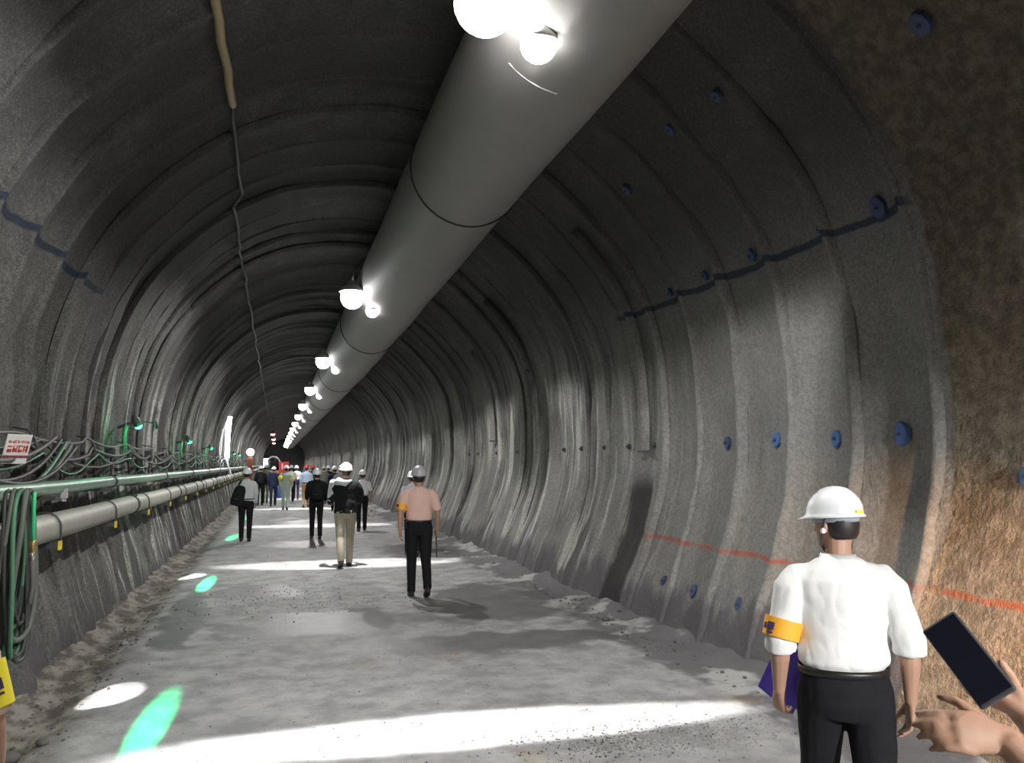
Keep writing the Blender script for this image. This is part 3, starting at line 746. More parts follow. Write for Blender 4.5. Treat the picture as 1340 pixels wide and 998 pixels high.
def crumple(me, amp, freq, zs=1.0, seed=0.0):
    n = len(me.vertices); co = np.empty(n * 3); no = np.empty(n * 3)
    me.vertices.foreach_get('co', co); me.vertices.foreach_get('normal', no)
    co = co.reshape(-1, 3); no = no.reshape(-1, 3); d = np.empty(n)
    for i in range(n):
        q = Vector((co[i, 0] * freq + seed, co[i, 1] * freq, co[i, 2] * freq * zs))
        d[i] = noise.noise(q) * .6 + (abs(noise.noise(q * 2.1 + Vector((9, 2, 4)))) - .25) * .7
    co += no * (d * amp)[:, None]
    me.vertices.foreach_set('co', co.ravel()); me.update()

def hand(mb, wrist, d, nrm, side, curl=25, k=1.0, spread=.0, thumb=35):
    """palm and five fingers; d along the hand, nrm the palm's facing direction"""
    d = Vector(d).normalized(); nrm = Vector(nrm); nrm = (nrm - d * nrm.dot(d)).normalized(); w = d.cross(nrm) * side   # w points to the thumb side
    W_ = Vector(wrist)
    P = lambda a, b, c: W_ + d * (a * k) + w * (b * k) + nrm * (c * k)
    mb.tube([P(-.02, 0, 0), P(.02, .002, 0), P(.055, .004, .002), P(.088, .002, .004)], [(.027*k, .020*k), (.033*k, .018*k), (.041*k, .016*k), (.040*k, .013*k)], 12, ref=w)
    L = [.074, .082, .077, .060]
    for f in range(4):
        b = .030 - .0205 * f
        p = P(.085 - .004 * abs(f - 1.3), b, .003); c = 0.0; pts = [p - d * .02 * k, p]; rr = [.0095 * k, .0095 * k]
        for sgm, fr in enumerate((.44, .31, .25)):
            c += R_(curl * (.8, 1.15, .8)[sgm] * (1 + .12 * f))
            dr = d * math.cos(c) + nrm * math.sin(c) + w * (spread * (1.5 - f))
            p = p + dr.normalized() * (L[f] * fr * k); pts.append(p); rr.append((.0088, .0080, .0070)[sgm] * k)
        mb.tube(pts, rr, 8, ref=w, dome=.9)
    a = R_(thumb); t1 = (d * math.cos(a) + w * math.sin(a) + nrm * .35).normalized(); t2 = (d * math.cos(a * .5) + w * math.sin(a * .4) + nrm * .55).normalized()
    p0 = P(.012, .020, .006); p1 = p0 + t1 * .045 * k; p2 = p1 + t1 * .032 * k; p3 = p2 + t2 * .028 * k
    mb.tube([p0, p1, p2, p3], [.015 * k, .0125 * k, .0105 * k, .0085 * k], 8, ref=nrm, dome=.9)

def person(loc, heading, H, label, legs=((14, 6, 0), (-16, 12, 22)), arms=((-12, 8, 12), (14, 8, 18)), head=(0, 0), top=C_WHITE, bottom=C_BLACK, helmet=M_HW,
           sleeve='short', g=1.0, vox=.016, armband=None, lean=3, jacket=False, hair=True, group=None, faces=True, arm_pts=None, hand_spec=None, folds=.006, collar=True, strap=True, hem=None):
    """legs: (hip flex, knee flex, foot pitch) left, right; arms: (flex, abduction, elbow) left, right; faces +Y before heading"""
    s = H / 1.72
    root = tag(empty('person', loc, heading), label, 'person', group)
    V = lambda x, y, z: Vector((x, y, z)) * s
    lr = R_(lean)
    def leanp(p):
        p = Vector(p); z = p.z - .95 * s
        return Vector((p.x, p.y + max(0, z) * math.sin(lr), p.z))
    hips, knees, ankles, toes, feetpitch = [], [], [], [], []
    for i, sd in enumerate((-1, 1)):
        f, k, fp = [R_(a) for a in legs[i]]
        hp = V(.092 * sd, 0, .91); kn = hp + V(.0, .43 * math.sin(f), -.43 * math.cos(f)); an = kn + V(0, .40 * math.sin(f - k), -.40 * math.cos(f - k))
        hips.append(hp); knees.append(kn); ankles.append(an); feetpitch.append(fp)
    def footp(i, y, z):      # point of foot i given offsets from the ankle in the sole frame
        fp = feetpitch[i]; return ankles[i] + V(0, y * math.cos(fp) + z * math.sin(fp), -y * math.sin(fp) + z * math.cos(fp))
    low = min(min(footp(i, -.06, -.08).z, footp(i, .17, -.08).z) for i in (0, 1))
    dz = Vector((0, 0, -low + .002))
    hips = [p + dz for p in hips]; knees = [p + dz for p in knees]; ankles = [p + dz for p in ankles]
    U = lambda x, y, z: leanp(V(x, y, z)) + dz
    sh, el, wr = [], [], []
    for i, sd in enumerate((-1, 1)):
        fl, ab, eb = [R_(a) for a in arms[i]]
        p = U(.178 * sd * g ** .5, -.012, 1.405)
        e = p + V(sd * math.sin(ab) * .29, .29 * math.cos(ab) * math.sin(fl), -.29 * math.cos(ab) * math.cos(fl))
        w = e + V(sd * math.sin(ab * .3) * .25 - sd * .02, .25 * math.sin(fl + eb), -.25 * math.cos(fl + eb))
        if arm_pts and arm_pts[i]:
            w, pole = Vector(arm_pts[i][0]), Vector(arm_pts[i][1]); v = w - p; D = min(v.length, .535 * s); v.normalize(); w = p + v * D
            a_ = (.29 ** 2 - .25 ** 2) * s * s / (2 * D) + D / 2; h_ = math.sqrt(max(1e-6, (.29 * s) ** 2 - a_ * a_)); pole = (pole - v * pole.dot(v)).normalized(); e = p + v * a_ + pole * h_
        sh.append(p + V(0, 0, -.012)); el.append(e); wr.append(w)
    hc = U(0, .015, 1.60)
    yaw, pit = R_(head[0]), R_(head[1])
    HD = lambda x, y, z: rot_h(hc + V(x, y, z - .115), hc, yaw, pit)    # head frame: z from the chin
    # ---- body: one continuous skin
    b = MB()
    b.tube([U(0, 0, .90), U(0, 0, 1.0), U(0, 0, 1.12), U(0, 0, 1.26), U(0, -.005, 1.36), U(0, -.01, 1.42)], [(.15*s*g, .10*s*g), (.14*s*g, .095*s*g), (.135*s*g, .09*s*g), (.15*s*g, .10*s*g), (.140*s*g, .085*s*g), (.085*s*g, .06*s)], 16)
    b.tube([U(0, -.012, 1.38), U(0, -.008, 1.46), (U(0, .0, 1.50) + HD(0, -.01, .05)) / 2, HD(0, -.012, .06)], [.062*s, .056*s, .054*s, .054*s], 14)
    hr = [(0, .026, .028, .058), (.02, .042, .048, .040), (.05, .056, .070, .018), (.085, .066, .084, .006), (.12, .072, .093, 0), (.155, .074, .096, -.004), (.19, .066, .086, -.006), (.215, .048, .062, -.006), (.232, .02, .028, -.006)]
    q = MB().rings(hr, 20); b.add([HD(*p) for p in q.v], q.f)
    b.tube([HD(0, .088, .122), HD(0, .104, .098), HD(0, .108, .086)], [.009*s, .013*s, .015*s], 8)
    b.tube([HD(-.022, .083, .054), HD(0, .091, .054), HD(.022, .083, .054)], [.005*s, .008*s, .005*s], 8, ref=(0, 0, 1))
    for sd in (-1, 1):
        e = MB().sphere((0, 0, 0), (.011, .021, .033), 10, 8); b.add([HD(p[0] + .077 * sd, p[1] - .006, p[2] + .105) for p in e.v], e.f)
        b.tube([HD(.014 * sd, .087, .132), HD(.048 * sd, .072, .134)], .008 * s, 6)
    for i, sd in enumerate((-1, 1)):
        b.tube([hips[i] + V(0, 0, .02), hips[i] * .5 + knees[i] * .5, knees[i], knees[i] * .6 + ankles[i] * .4, ankles[i]], [.078*s*g, .068*s*g, .050*s, .048*s, .036*s], 12)
        b.tube([ankles[i] + V(0, -.01, 0), footp(i, .06, -.045), footp(i, .13, -.055)], [.034*s, .034*s, .026*s], 10)
        b.tube([U(.11 * sd, -.01, 1.40), sh[i], sh[i] * .5 + el[i] * .5, el[i]], [.030*s, .036*s, .040*s*g, .037*s], 12)
        m_ = el[i] * .65 + wr[i] * .35
        b.tube([el[i], m_, el[i] * .2 + wr[i] * .8, wr[i]], [.037*s, .038*s*g, .029*s, .026*s], 12)
        fd = (wr[i] - el[i]).normalized()
        hs = (hand_spec or {}).get(i, {})
        hdir = hs.get('d', (fd.x, fd.y + .05, fd.z)); nr = hs.get('n', (-sd, .0, 0))
        hand(b, wr[i] + fd * .005, hdir, nr, hs.get('side', -1 if sd < 0 else 1), hs.get('curl', 22), s * .97, hs.get('spread', 0), hs.get('thumb', 30))
    me = remesh(b, vox if vox > .006 else .0052, 3 if vox < .01 else 2, .4)
    body = obj('body', me, M_SKIN, root)
    # ---- clothes
    shirt = MB(); o_ = .012 if jacket else 0
    hemz = hem if hem is not None else (.88 if jacket else .955)
    hw = .172 if (jacket or hem is not None) else .146
    tr = [(hemz, hw, hw * .72, 0), (1.0, hw * .98, hw * .705, -.002), (1.035, .168, .119, -.006), (1.07, .168, .119, -.005), (1.12, .162, .114, -.002), (1.22, .170, .118, -.004), (1.31, .178, .120, -.010), (1.37, .176, .112, -.012), (1.415, .146, .090, -.014), (1.45, .095, .075, -.010)]
    shirt.tube([U(0, a[3], a[0]) for a in tr], [((a[1] + o_) * s * g, (a[2] + o_) * s * g) for a in tr], 24, dome=.25)
    for i, sd in enumerate((-1, 1)):
        frac = {'short': .92, 'long': 1.0, 'elbow': 1.0}[sleeve]
        end = sh[i] * (1 - frac) + el[i] * frac
        ax = (end - sh[i])
        shirt.tube([U(.09 * sd, -.012, 1.385), sh[i] + V(-.014 * sd, 0, -.022), sh[i] * .75 + el[i] * .25, sh[i] * .4 + el[i] * .6, end], [(.062+o_)*s, (.064+o_)*s, (.066+o_)*s*g, (.060+o_)*s*g, (.060+o_)*s*g], 14, dome=.2)
        if sleeve == 'elbow':
            shirt.tube([sh[i] * .1 + el[i] * .9, el[i], el[i] * .80 + wr[i] * .20], [(.060+o_)*s*g, (.060+o_)*s*g, (.060+o_)*s*g], 14, dome=.15)
        if sleeve == 'long':
            shirt.tube([sh[i] * .1 + el[i] * .9, el[i], el[i] * .4 + wr[i] * .6, el[i] * .06 + wr[i] * .94], [(.056+o_)*s, (.055+o_)*s, (.045+o_)*s, (.038+o_)*s], 12, dome=.2)
    ms_ = remesh(shirt, max(vox * .8, .0065), 9 if vox < .012 else 4, .5)
    if folds and vox < .012: crumple(ms_, folds, 9.0, .55, seed=H * 7)
    shirt_o = obj('jacket' if jacket else 'shirt', ms_, top, root)
    if collar:
        cl = MB(); n = 18; c1 = []; 
        for rr, zz, yo in ((.068, 1.437, -.004), (.066, 1.47, -.002), (.071, 1.478, -.002), (.082, 1.44, -.006)):
            for k in range(n): 
                a = 2 * PI * k / n; c1.append(U(rr * math.cos(a), yo + rr * .98 * math.sin(a), zz - (.012 if math.sin(a) > .6 else 0)))
        fs = [(j*n+k, j*n+(k+1) % n, (j+1)*n+(k+1) % n, (j+1)*n+k) for j in range(3) for k in range(n)]
        cl.add(c1, fs).build('collar', top, shirt_o)
    tro = MB()
    pr = [(.83, .150, .115, 0), (.88, .172, .130, -.008), (.93, .172, .128, -.008), (.98, .160, .116, -.002), (1.005, .157, .113, 0)]
    tro.tube([U(0, a[3], a[0]) for a in pr], [(a[1] * s * g, a[2] * s * g) for a in pr], 24, dome=.15)
    for i in (0, 1):
        h_, k_, a_ = hips[i], knees[i], ankles[i]
        tro.tube([h_ + V(0, -.004, .01), h_ * .8 + k_ * .2, h_ * .45 + k_ * .55, k_, k_ * .55 + a_ * .45, k_ * .1 + a_ * .9, a_ + (a_ - k_).normalized() * .02 * s],
                 [(.092*s*g, .108*s*g), (.090*s*g, .102*s*g), (.078*s*g, .086*s*g), (.066*s*g, .070*s*g), (.062*s, .068*s), (.057*s, .066*s), (.058*s, .068*s)], 16, dome=.1)
    mt_ = remesh(tro, max(vox * .8, .008), 5, .5)
    if folds and vox < .012: crumple(mt_, folds, 8.0, .5, seed=H * 3)
    tro_o = obj('trousers', mt_, bottom, root)
    if not jacket:
        bl = MB(); n = 28; pts = []
        for zz, e in ((.985, 0), (.985, .006), (1.015, .006), (1.015, 0)):
            for k in range(n):
                a = 2 * PI * k / n; pts.append(U((.163 + e) * g * math.cos(a), -.002 + (.119 + e) * g * math.sin(a), zz))
        bl.add(pts, [(j*n+k, j*n+(k+1) % n, (j+1)*n+(k+1) % n, (j+1)*n+k) for j in range(3) for k in range(n)]).build('belt', M_SHOE, tro_o)
    for i in (0, 1):
        sho = MB()
        sho.tube([footp(i, -.072, -.048), footp(i, -.045, -.046), footp(i, .02, -.045), footp(i, .09, -.055), footp(i, .15, -.060), footp(i, .185, -.064)], [(.028*s, .026*s), (.038*s, .036*s), (.038*s, .042*s), (.046*s, .030*s), (.043*s, .024*s), (.028*s, .014*s)], 14)
        sho.tube([footp(i, -.03, -.05), footp(i, -.025, .015)], [.038*s, .037*s], 12, dome=.1)
        so = sho.build('shoe', M_SHOE, root)
        sl = MB().tube([footp(i, -.07, -.075), footp(i, .0, -.075), footp(i, .09, -.076), footp(i, .185, -.076)], [(.034*s, .008*s), (.038*s, .008*s), (.047*s, .008*s), (.030*s, .008*s)], 12).build('sole', M_DK, so)
    # ---- head gear
    if hair:
        hh = [(.050, .050, .045, -.042), (.070, .064, .058, -.040), (.105, .0765, .068, -.037), (.14, .079, .078, -.028), (.18, .072, .088, -.012)]
        q = MB().rings(hh, 20); MB().add([HD(*p) for p in q.v], q.f).build('hair', M_HAIR, root)
    if helmet:
        hm = [(.150, .094, .112, 0), (.142, .100, .120, .002), (.138, .121, .146, .006), (.143, .123, .149, .007), (.150, .117, .138, .003), (.160, .112, .131, 0), (.185, .110, .128, -.003), (.215, .099, .116, -.005), (.240, .079, .094, -.006), (.258, .053, .064, -.006), (.267, .025, .03, -.006), (.269, .004, .005, -.006)]
        nn = 36; q = MB().rings(hm, nn)
        vv = []
        for j, p in enumerate(q.v):
            x, y, z = p
            if j // nn in (2, 3): 
                if y > .08: y += .028 * min(1, (y - .08) / .05); z -= .004
            if j // nn >= 6 and abs(x) < .026: z += .006; 
            vv.append(HD(x * .95, y * .97, z + .002 - .10 * (y * .12)))
        ho = MB().add(vv, q.f).build('helmet', helmet, root)
        bnd = MB().rings([(.122, .086, .102, -.004), (.148, .090, .108, -.004)], 24); MB().add([HD(*p) for p in bnd.v], bnd.f).build('head_band', M_GREYP, ho)
        if strap:
            for sd in (-1, 1):
                MB().tube([HD(.088 * sd, -.03, .145), HD(.086 * sd, -.005, .09), HD(.064 * sd, .03, .03), HD(.02 * sd, .05, -.006)], .0045 * s, 6).build('chin_strap', M_STRAP, ho)
    if faces:
        for sd in (-1, 1):
            e = MB().sphere((.031 * sd, .077, .115), .0115, 10, 8); MB().add([HD(*p) for p in e.v], e.f).build('eye', M_WHT, body)
            e = MB().sphere((.031 * sd, .0855, .115), .0055, 8, 6); MB().add([HD(*p) for p in e.v], e.f).build('iris', M_EYE, body)
    if armband:
        i, am = armband[0], armband[1]; f0, f1 = armband[2] if len(armband) > 2 else (.52, .78)
        rr = (.0685 + o_) * s * g
        pa = [sh[i].lerp(el[i], t) for t in (f0, (f0 + f1) / 2, f1)]
        ab_ = MB().tube(pa, [rr + .004, rr + .002, rr], 22, cap=False).build('armband', am, root)
        if vox < .012:
            mk = MB(); ax = (el[i] - sh[i]).normalized(); sidev = Vector((-1 if i == 0 else 1, -.9, 0)); sidev = (sidev - ax * sidev.dot(ax)).normalized(); w_ = ax.cross(sidev)
            c = pa[1] + sidev * (rr + .004)
            rt = Matrix((w_, sidev, ax)).transposed()
            mk.box(c, (.030, .006, .030), rt); mk.box(c + w_ * .026 + ax * .004, (.010, .006, .024), rt); mk.box(c + ax * .026 , (.026, .006, .007), rt)
            mk.build('mark', M_MARK, ab_, smooth=False)
    root['_j'] = 0; del root['_j']
    return dict(root=root, sh=sh, el=el, wr=wr, HD=HD, U=U, s=s, hips=hips, ho=ho if helmet else None, V=V)
M_GREYP = mat('helmet_liner', (.30, .32, .35), .6)

def to_world(P, p):
    r = P['root']; return Matrix.Translation(r.location) @ Matrix.Rotation(r.rotation_euler[2], 4, 'Z') @ Vector(p)
def attach(o, P):      # a separate thing placed in a person's frame
    o.location = P['root'].location; o.rotation_euler = P['root'].rotation_euler; return o
def backpack(P, label, m, wide=.29, tall=.42, deep=.15, dx=0.0, dzz=0.0, tilt=0.0, one=False):
    s = P['s']; U = P['U']; root = attach(tag(empty('backpack'), label, 'backpack'), P)
    b = MB(); zc = 1.20 + dzz
    c0 = [U(dx + tilt * (z - 1.2), -.145 - deep * .5, z + dzz) for z in (1.2 - tall * .5, 1.2 - tall * .3, 1.2, 1.2 + tall * .3, 1.2 + tall * .46)]
    w = wide * .5 * s; d = deep * .5 * s
    b.tube(c0, [(w * .92, d * .9), (w, d * 1.05), (w, d), (w * .9, d * .85), (w * .62, d * .6)], 18, dome=.4)
    bo = obj('pack_body', remesh(b, .014, 3), m, root)
    MB().tube([U(dx - wide * .3, -.15 - deep * .98, 1.12 + dzz), U(dx, -.15 - deep * 1.08, 1.115 + dzz), U(dx + wide * .3, -.15 - deep * .98, 1.12 + dzz)], .008, 6).build('zip', M_STRAP, bo)
    MB().tube([U(dx - .03, -.16, 1.42 + dzz), U(dx, -.19, 1.46 + dzz), U(dx + .03, -.16, 1.42 + dzz)], .008, 6).build('grab_handle', m, bo)
    for sd in ((-1, 1) if not one else (-1,)):
        x = .105 * sd if not one else -.12
        MB().tube([U(x + dx * .3, -.13, 1.36), U(x, -.03, 1.455), U(x, .10, 1.40), U(x * 1.1, .135, 1.25), U(x * 1.4, .06, 1.08), U(x * 1.3 + dx * .4, -.12, 1.06)], [(.028, .007)] * 6, 8).build('strap', m, root)
    return root

def at_px(px, py):       # road point under a pixel of the survey photograph
    d = Vector(((px - 670) / FPX, -(py - 499) / FPX, -1.0)); w = cam.rotation_euler.to_matrix() @ d
    t = -1.8 / w.z; return Vector((w.x * t, w.y * t, 0))

def stand(x, y): return (x, y, fz(x, y) + .002)

# 1 the nearest walker: white shirt, black trousers, orange armband, folder in the left hand
P1 = person(stand(2.27, 2.93), R_(-24), 1.68, 'man in white shirt and white helmet walking nearest, folder in left hand', legs=((16, 8, 0), (-14, 14, 20)), arms=((-6, 14, 24), (-10, 14, 14)),
            head=(34, -4), g=1.10, vox=.0055, sleeve='elbow', armband=(0, M_ORG, (.72, 1.0)), folds=.009, lean=2,
            hand_spec={0: dict(curl=38, n=(.75, .5, 0)), 1: dict(curl=20)})
HD = P1['HD']
st = MB(); V_ = []
for z in (.152, .166):
    for a in np.linspace(-98, -72, 6): V_.append(HD(.1125 * .96 * math.cos(R_(a)), -.004 + .1325 * .98 * math.sin(R_(a)), z + .006))
st.add(V_, [(k, k + 1, k + 7, k + 6) for k in range(5)]).build('sticker', mat('sticker_yellow', (.90, .80, .05), .4), P1['ho'])
MB().sphere(tuple(HD(-.090, -.012, .088)), (.012, .012, .012), 10, 8).build('strap_button', M_HW, P1['ho'])
# folder
w0 = P1['wr'][0]; fo = attach(tag(empty('folder'), 'purple-blue folder carried in the left hand of the nearest man', 'folder'), P1)
rt = (Matrix.Rotation(R_(18), 3, 'X') @ Matrix.Rotation(R_(-40), 3, 'Z') @ Matrix.Rotation(R_(20), 3, 'Y'))
cF = w0 + Vector((.070, .075, .03))
MB().box(cF, (.235, .010, .315), rt).build('cover', mat('folder_purple', (.065, .028, .50), .4, var=.1), fo, smooth=False, bevel=.004)
MB().box(cF + rt @ Vector((0, .010, 0)), (.215, .008, .297), rt).build('papers', mat('paper', (.75, .75, .74), .7), fo, smooth=False)
MB().box(cF + rt @ Vector((0, .019, 0)), (.235, .006, .315), rt).build('back_cover', MATS['folder_purple'], fo, smooth=False, bevel=.002)
MB().box(cF + rt @ Vector((.09, -.008, -.13)), (.05, .012, .045), rt).build('clip', mat('chrome', (.6, .6, .58), .3, .9), fo, smooth=False, bevel=.004)

# 2 salmon shirt
P2 = person(stand(1.92, 11.30), R_(-4), 1.745, 'man in salmon shirt and grey helmet with an orange armband', legs=((2, 4, 0), (-12, 22, 26)), arms=((-8, 15, 8), (4, 16, 14)), head=(0, 6), top=C_SALM, helmet=M_HG,
            g=1.06, vox=.0085, armband=(0, M_ORG, (.60, .88)), folds=.007, hem=None)
w1 = P2['wr'][1]; 
stick = attach(tag(empty('baton'), 'short dark stick hanging from the salmon-shirted man\'s right hand', 'stick'), P2)
MB().tube([w1 + Vector((-.01, .02, -.07)), w1 + Vector((0, .0, -.40))], [.012, .008], 8).build('shaft', M_STRAP, stick)
MB().tube([w1 + Vector((-.012, .022, -.03)), w1 + Vector((-.01, .02, -.12))], .016, 8).build('grip', M_DK, stick)
# 3 khaki trousers, dark jacket
P3 = person(stand(1.20, 14.80), R_(3), 1.80, 'person in black jacket and khaki trousers with a pale hood', legs=((-10, 16, 14), (8, 4, 0)), arms=((14, 10, 62), (10, 10, 66)), head=(-4, 4), top=C_BLACK, bottom=C_KHAKI, jacket=True, sleeve='long', g=1.06, vox=.0085, folds=.008, hem=.90)
U = P3['U']
hd_ = MB().tube([U(-.20, .0, 1.40), U(-.13, -.10, 1.44), U(-.03, -.145, 1.40), U(.07, -.11, 1.45)], [(.05, .05), (.085, .07), (.075, .05), (.03, .03)], 14)
tag(attach(obj('shoulder_cloth', remesh(hd_, .014, 4), C_GREYL), P3), 'pale grey cloth draped over the left shoulder of the black jacket', 'cloth')
sl_ = MB().tube([P3['sh'][0] + Vector((-.02, 0, .04)), P3['sh'][0].lerp(P3['el'][0], .5) + Vector((-.012, 0, 0)), P3['el'][0] + Vector((-.01, 0, 0))], [.078, .085, .068], 12)
obj('sleeve_panel', remesh(sl_, .014, 3), C_GREYL, P3['root'])
# 4 left edge walker with a black shoulder bag
P4 = person(stand(-.66, 20.1), R_(-3), 1.66, 'person in pale grey top and black trousers by the left pipes', legs=((4, 4, 0), (2, 8, 4)), arms=((8, 10, 60), (2, 9, 20)), head=(4, 8), top=C_GREYL, vox=.0095, sleeve='long', g=1.03, hem=.90)
backpack(P4, 'black backpack slung on the left shoulder of the grey-topped person', C_BLACK, wide=.30, tall=.46, dx=-.16, dzz=-.10, tilt=.25, one=True)
# 5 black suit
P5 = person(stand(.95, 20.3), R_(2), 1.64, 'person all in black with a pale helmet, legs together', legs=((6, 6, 0), (-6, 8, 10)), arms=((6, 10, 50), (4, 12, 40)), head=(0, 10), top=C_BLACK, jacket=True, sleeve='long', vox=.0095, g=1.0)
backpack(P5, 'black backpack on the person all in black', C_BLACK, wide=.30, tall=.40)
# 6 white shirt with dark bag
P6 = person(stand(2.26, 22.5), R_(-2), 1.62, 'person in white shirt and black trousers near the right wall', legs=((-4, 12, 8), (12, 8, 0)), arms=((6, 8, 30), (-4, 14, 20)), head=(6, 6), top=C_WHITE, vox=.0095)
backpack(P6, 'dark bag on the back of the white-shirted person by the wall', C_NAVY, wide=.28, tall=.36, dx=-.10, dzz=-.12, one=True)
bg = tag(empty('carrier_bag', tuple(to_world(P6, P6['wr'][1] + Vector((.02, .02, -.10))))), 'small white carrier bag in the hand of the white-shirted person', 'bag')
q = MB().tube([(0, 0, -.34), (0, 0, -.28), (0, 0, -.12), (0, 0, -.06)], [(.09, .05), (.11, .06), (.10, .05), (.06, .03)], 12)
q.build('bag_body', C_WHITE, bg); MB().tube([(-.05, 0, -.08), (-.02, 0, .01), (.02, 0, .01), (.05, 0, -.08)], .006, 6).build('handle', C_WHITE, bg)
MB().box((0, -.056, -.2), (.05, .012, .06)).build('print', mat('print_red', (.5, .15, .08), .6), bg, smooth=False)
# 7 hidden behind the salmon shirt
P7 = person(stand(2.62, 16.2), R_(0), 1.62, 'person with white helmet mostly hidden behind the salmon-shirted man', head=(0, 4), top=C_GREYM, bottom=C_BLACK, jacket=True, sleeve='long', vox=.014, legs=((3, 4, 0), (-6, 10, 10)))
# the crowd farther on: pixel of the feet, height, clothes
crowd = [
 ((340, 661), 1.70, C_BLACK, C_BLACK, M_HW, True, 'dark-clothed person with white helmet beside the left pipes', None),
 ((347, 658), 1.74, C_OLIVE, C_OLIVE, M_HOL, True, 'tall olive-clothed person just left of the navy jacket', None),
 ((357, 662), 1.66, C_NAVY, C_NAVY, M_HW, True, 'person in navy jacket left of the pale green work suit', 'blue'),
 ((373, 667), 1.72, C_SAGE, C_SAGE, M_HW, True, 'person in pale green work suit in the middle of the road', 'yellow'),
 ((380, 657), 1.70, C_WHITE, C_BLACK, M_HW, False, 'white-shirted person just right of the pale green suit', None),
 ((387, 653), 1.68, C_WHITE, C_NAVY, M_HW, False, 'farther white-shirted person left of the red helmets', None),
 ((400, 664), 1.72, C_BLUEL, C_BROWN, M_HRED, False, 'person with red helmet, light blue sleeves and brown trousers', None),
 ((408, 659), 1.72, C_NAVY, C_BLACK, M_HRED, True, 'second red helmet, dark jacket, right of the brown trousers', None),
 ((423, 660), 1.68, C_OLIVE, C_BLACK, M_HOL, True, 'person with olive helmet behind the person all in black', None),
 ((429, 655), 1.68, C_BLACK, C_BLACK, M_HW, True, 'dark-clothed person right of the olive helmet', None),
 ((437, 668), 1.68, C_NAVY, C_BLACK, M_HW, True, 'navy-jacketed person left of the khaki trousers', None),
 ((445, 675), 1.72, C_GREYM, C_BLACK, M_HW, True, 'grey-jacketed person partly hidden by the khaki-trousered walker', None)]
for k, (px, H, t, b, hm, jk, lab, ex) in enumerate(crowd):
    p = at_px(*px); ph = 1 if k % 2 else -1
    Q = person(stand(p.x, p.y), R_(random.uniform(-8, 8)), H, lab, legs=((10 * ph, 6, 0 if ph > 0 else 12), (-10 * ph, 10, 12 if ph > 0 else 0)), arms=((8 * ph, 10, 30), (-8 * ph, 10, 25)), top=t, bottom=b, helmet=hm, jacket=jk,
               sleeve='long' if jk or k == 6 else 'short', vox=.017, group='walkers in the distant group', faces=False, folds=0, strap=False, armband=(1, M_YARM) if ex == 'yellow' else None)
    if ex == 'yellow':
        o = tag(attach(MB().tube([Q['U'](-.20, -.12, 1.20), Q['U'](-.20, -.12, 1.30)], .085, 12).build('yellow_pouch', M_YARM), Q), 'yellow pouch on the pale green work suit', 'pouch')
    if ex == 'blue':
        r = attach(tag(empty('blue_bag'), 'bright blue bag hanging beside the navy-jacketed person', 'bag'), Q)
        MB().tube([Q['wr'][1] + Vector((.06, 0, -.52)), Q['wr'][1] + Vector((.06, 0, -.3)), Q['wr'][1] + Vector((.04, 0, -.12))], [(.15, .07), (.15, .08), (.10, .04)], 12).build('bag_body', C_DENIM, r)
        MB().tube([Q['wr'][1] + Vector((.0, 0, -.14)), Q['wr'][1] + Vector((.02, 0, -.04)), Q['wr'][1] + Vector((.08, 0, -.14))], .008, 6).build('handle', C_DENIM, r)
    if k in (0, 7, 10): backpack(Q, ['dark backpack on the person beside the left pipes', '', '', '', '', '', '', 'dark backpack on the second red-helmeted person', '', '', 'dark backpack on the navy-jacketed person'][k], C_BLACK)
p = at_px(403, 664); r = tag(empty('hand_lamp', (p.x + .28, p.y - .2, .62)), 'small warm yellow hand lamp beside the brown trousers', 'lamp')
MB().sphere((0, 0, 0), .10, 12, 8).build('lens', emis('warm_lens', (1, .75, .25), 4), r); MB().tube([(0, .05, 0), (0, .18, .02)], .05, 10).build('body', M_STRAP, r); MB().tube([(0, .05, .09), (0, .10, .14), (0, .17, .08)], .010, 6).build('handle', M_STRAP, r)

# person at the right edge, photographing with a phone
def px_at(px, py, depth):
    return Vector(cam.location) + cam.rotation_euler.to_matrix() @ Vector(((px - 670) / FPX * depth, -(py - 499) / FPX * depth, -depth))
def local(loc, rz, w): return Matrix.Rotation(-rz, 4, 'Z') @ (Vector(w) - Vector(loc))
PRL, PRZ = Vector(stand(1.58, 1.02)), R_(45)
wR = px_at(1338, 930, 1.50); wL = px_at(1318, 972, 1.45)
rz3 = Matrix.Rotation(-PRZ, 3, 'Z'); RX = Vector((cam.matrix_basis.to_3x3() @ Vector((1, 0, 0)))); UP = cam.matrix_basis.to_3x3() @ Vector((0, 1, 0)); FW = cam.matrix_basis.to_3x3() @ Vector((0, 0, -1))
PR = person(tuple(PRL), PRZ, 1.70, 'person cut off by the right frame edge, raising a black phone', arms=((10, 12, 60), (20, 10, 30)), top=C_GREYL, bottom=C_BLACK, sleeve='short', vox=.0055, folds=.006,
            arm_pts=[(local(PRL, PRZ, wL), (-.3, -.1, -1)), (local(PRL, PRZ, wR), (.4, 0, -1))],
            hand_spec={1: dict(d=rz3 @ (-RX + UP * .40 + FW * .12), n=rz3 @ (UP * .85 + FW * .45 + RX * .1), curl=34, side=-1, thumb=40), 0: dict(d=rz3 @ (-RX + UP * .18 + FW * .1), n=rz3 @ (FW * .7 - UP * .5), curl=20, side=-1, thumb=40)})
ph = tag(empty('phone', tuple(px_at(1266, 862, 1.462))), 'black phone held up at the right frame edge', 'phone')
ax = (px_at(1308, 910, 1.47) - px_at(1228, 808, 1.60)).normalized(); nn_ = (-FW * .75 + RX * -.8 + UP * .55); nn_ = (nn_ - ax * nn_.dot(ax)).normalized(); sx_ = ax.cross(nn_)
rp = Matrix((sx_, nn_, ax)).transposed()
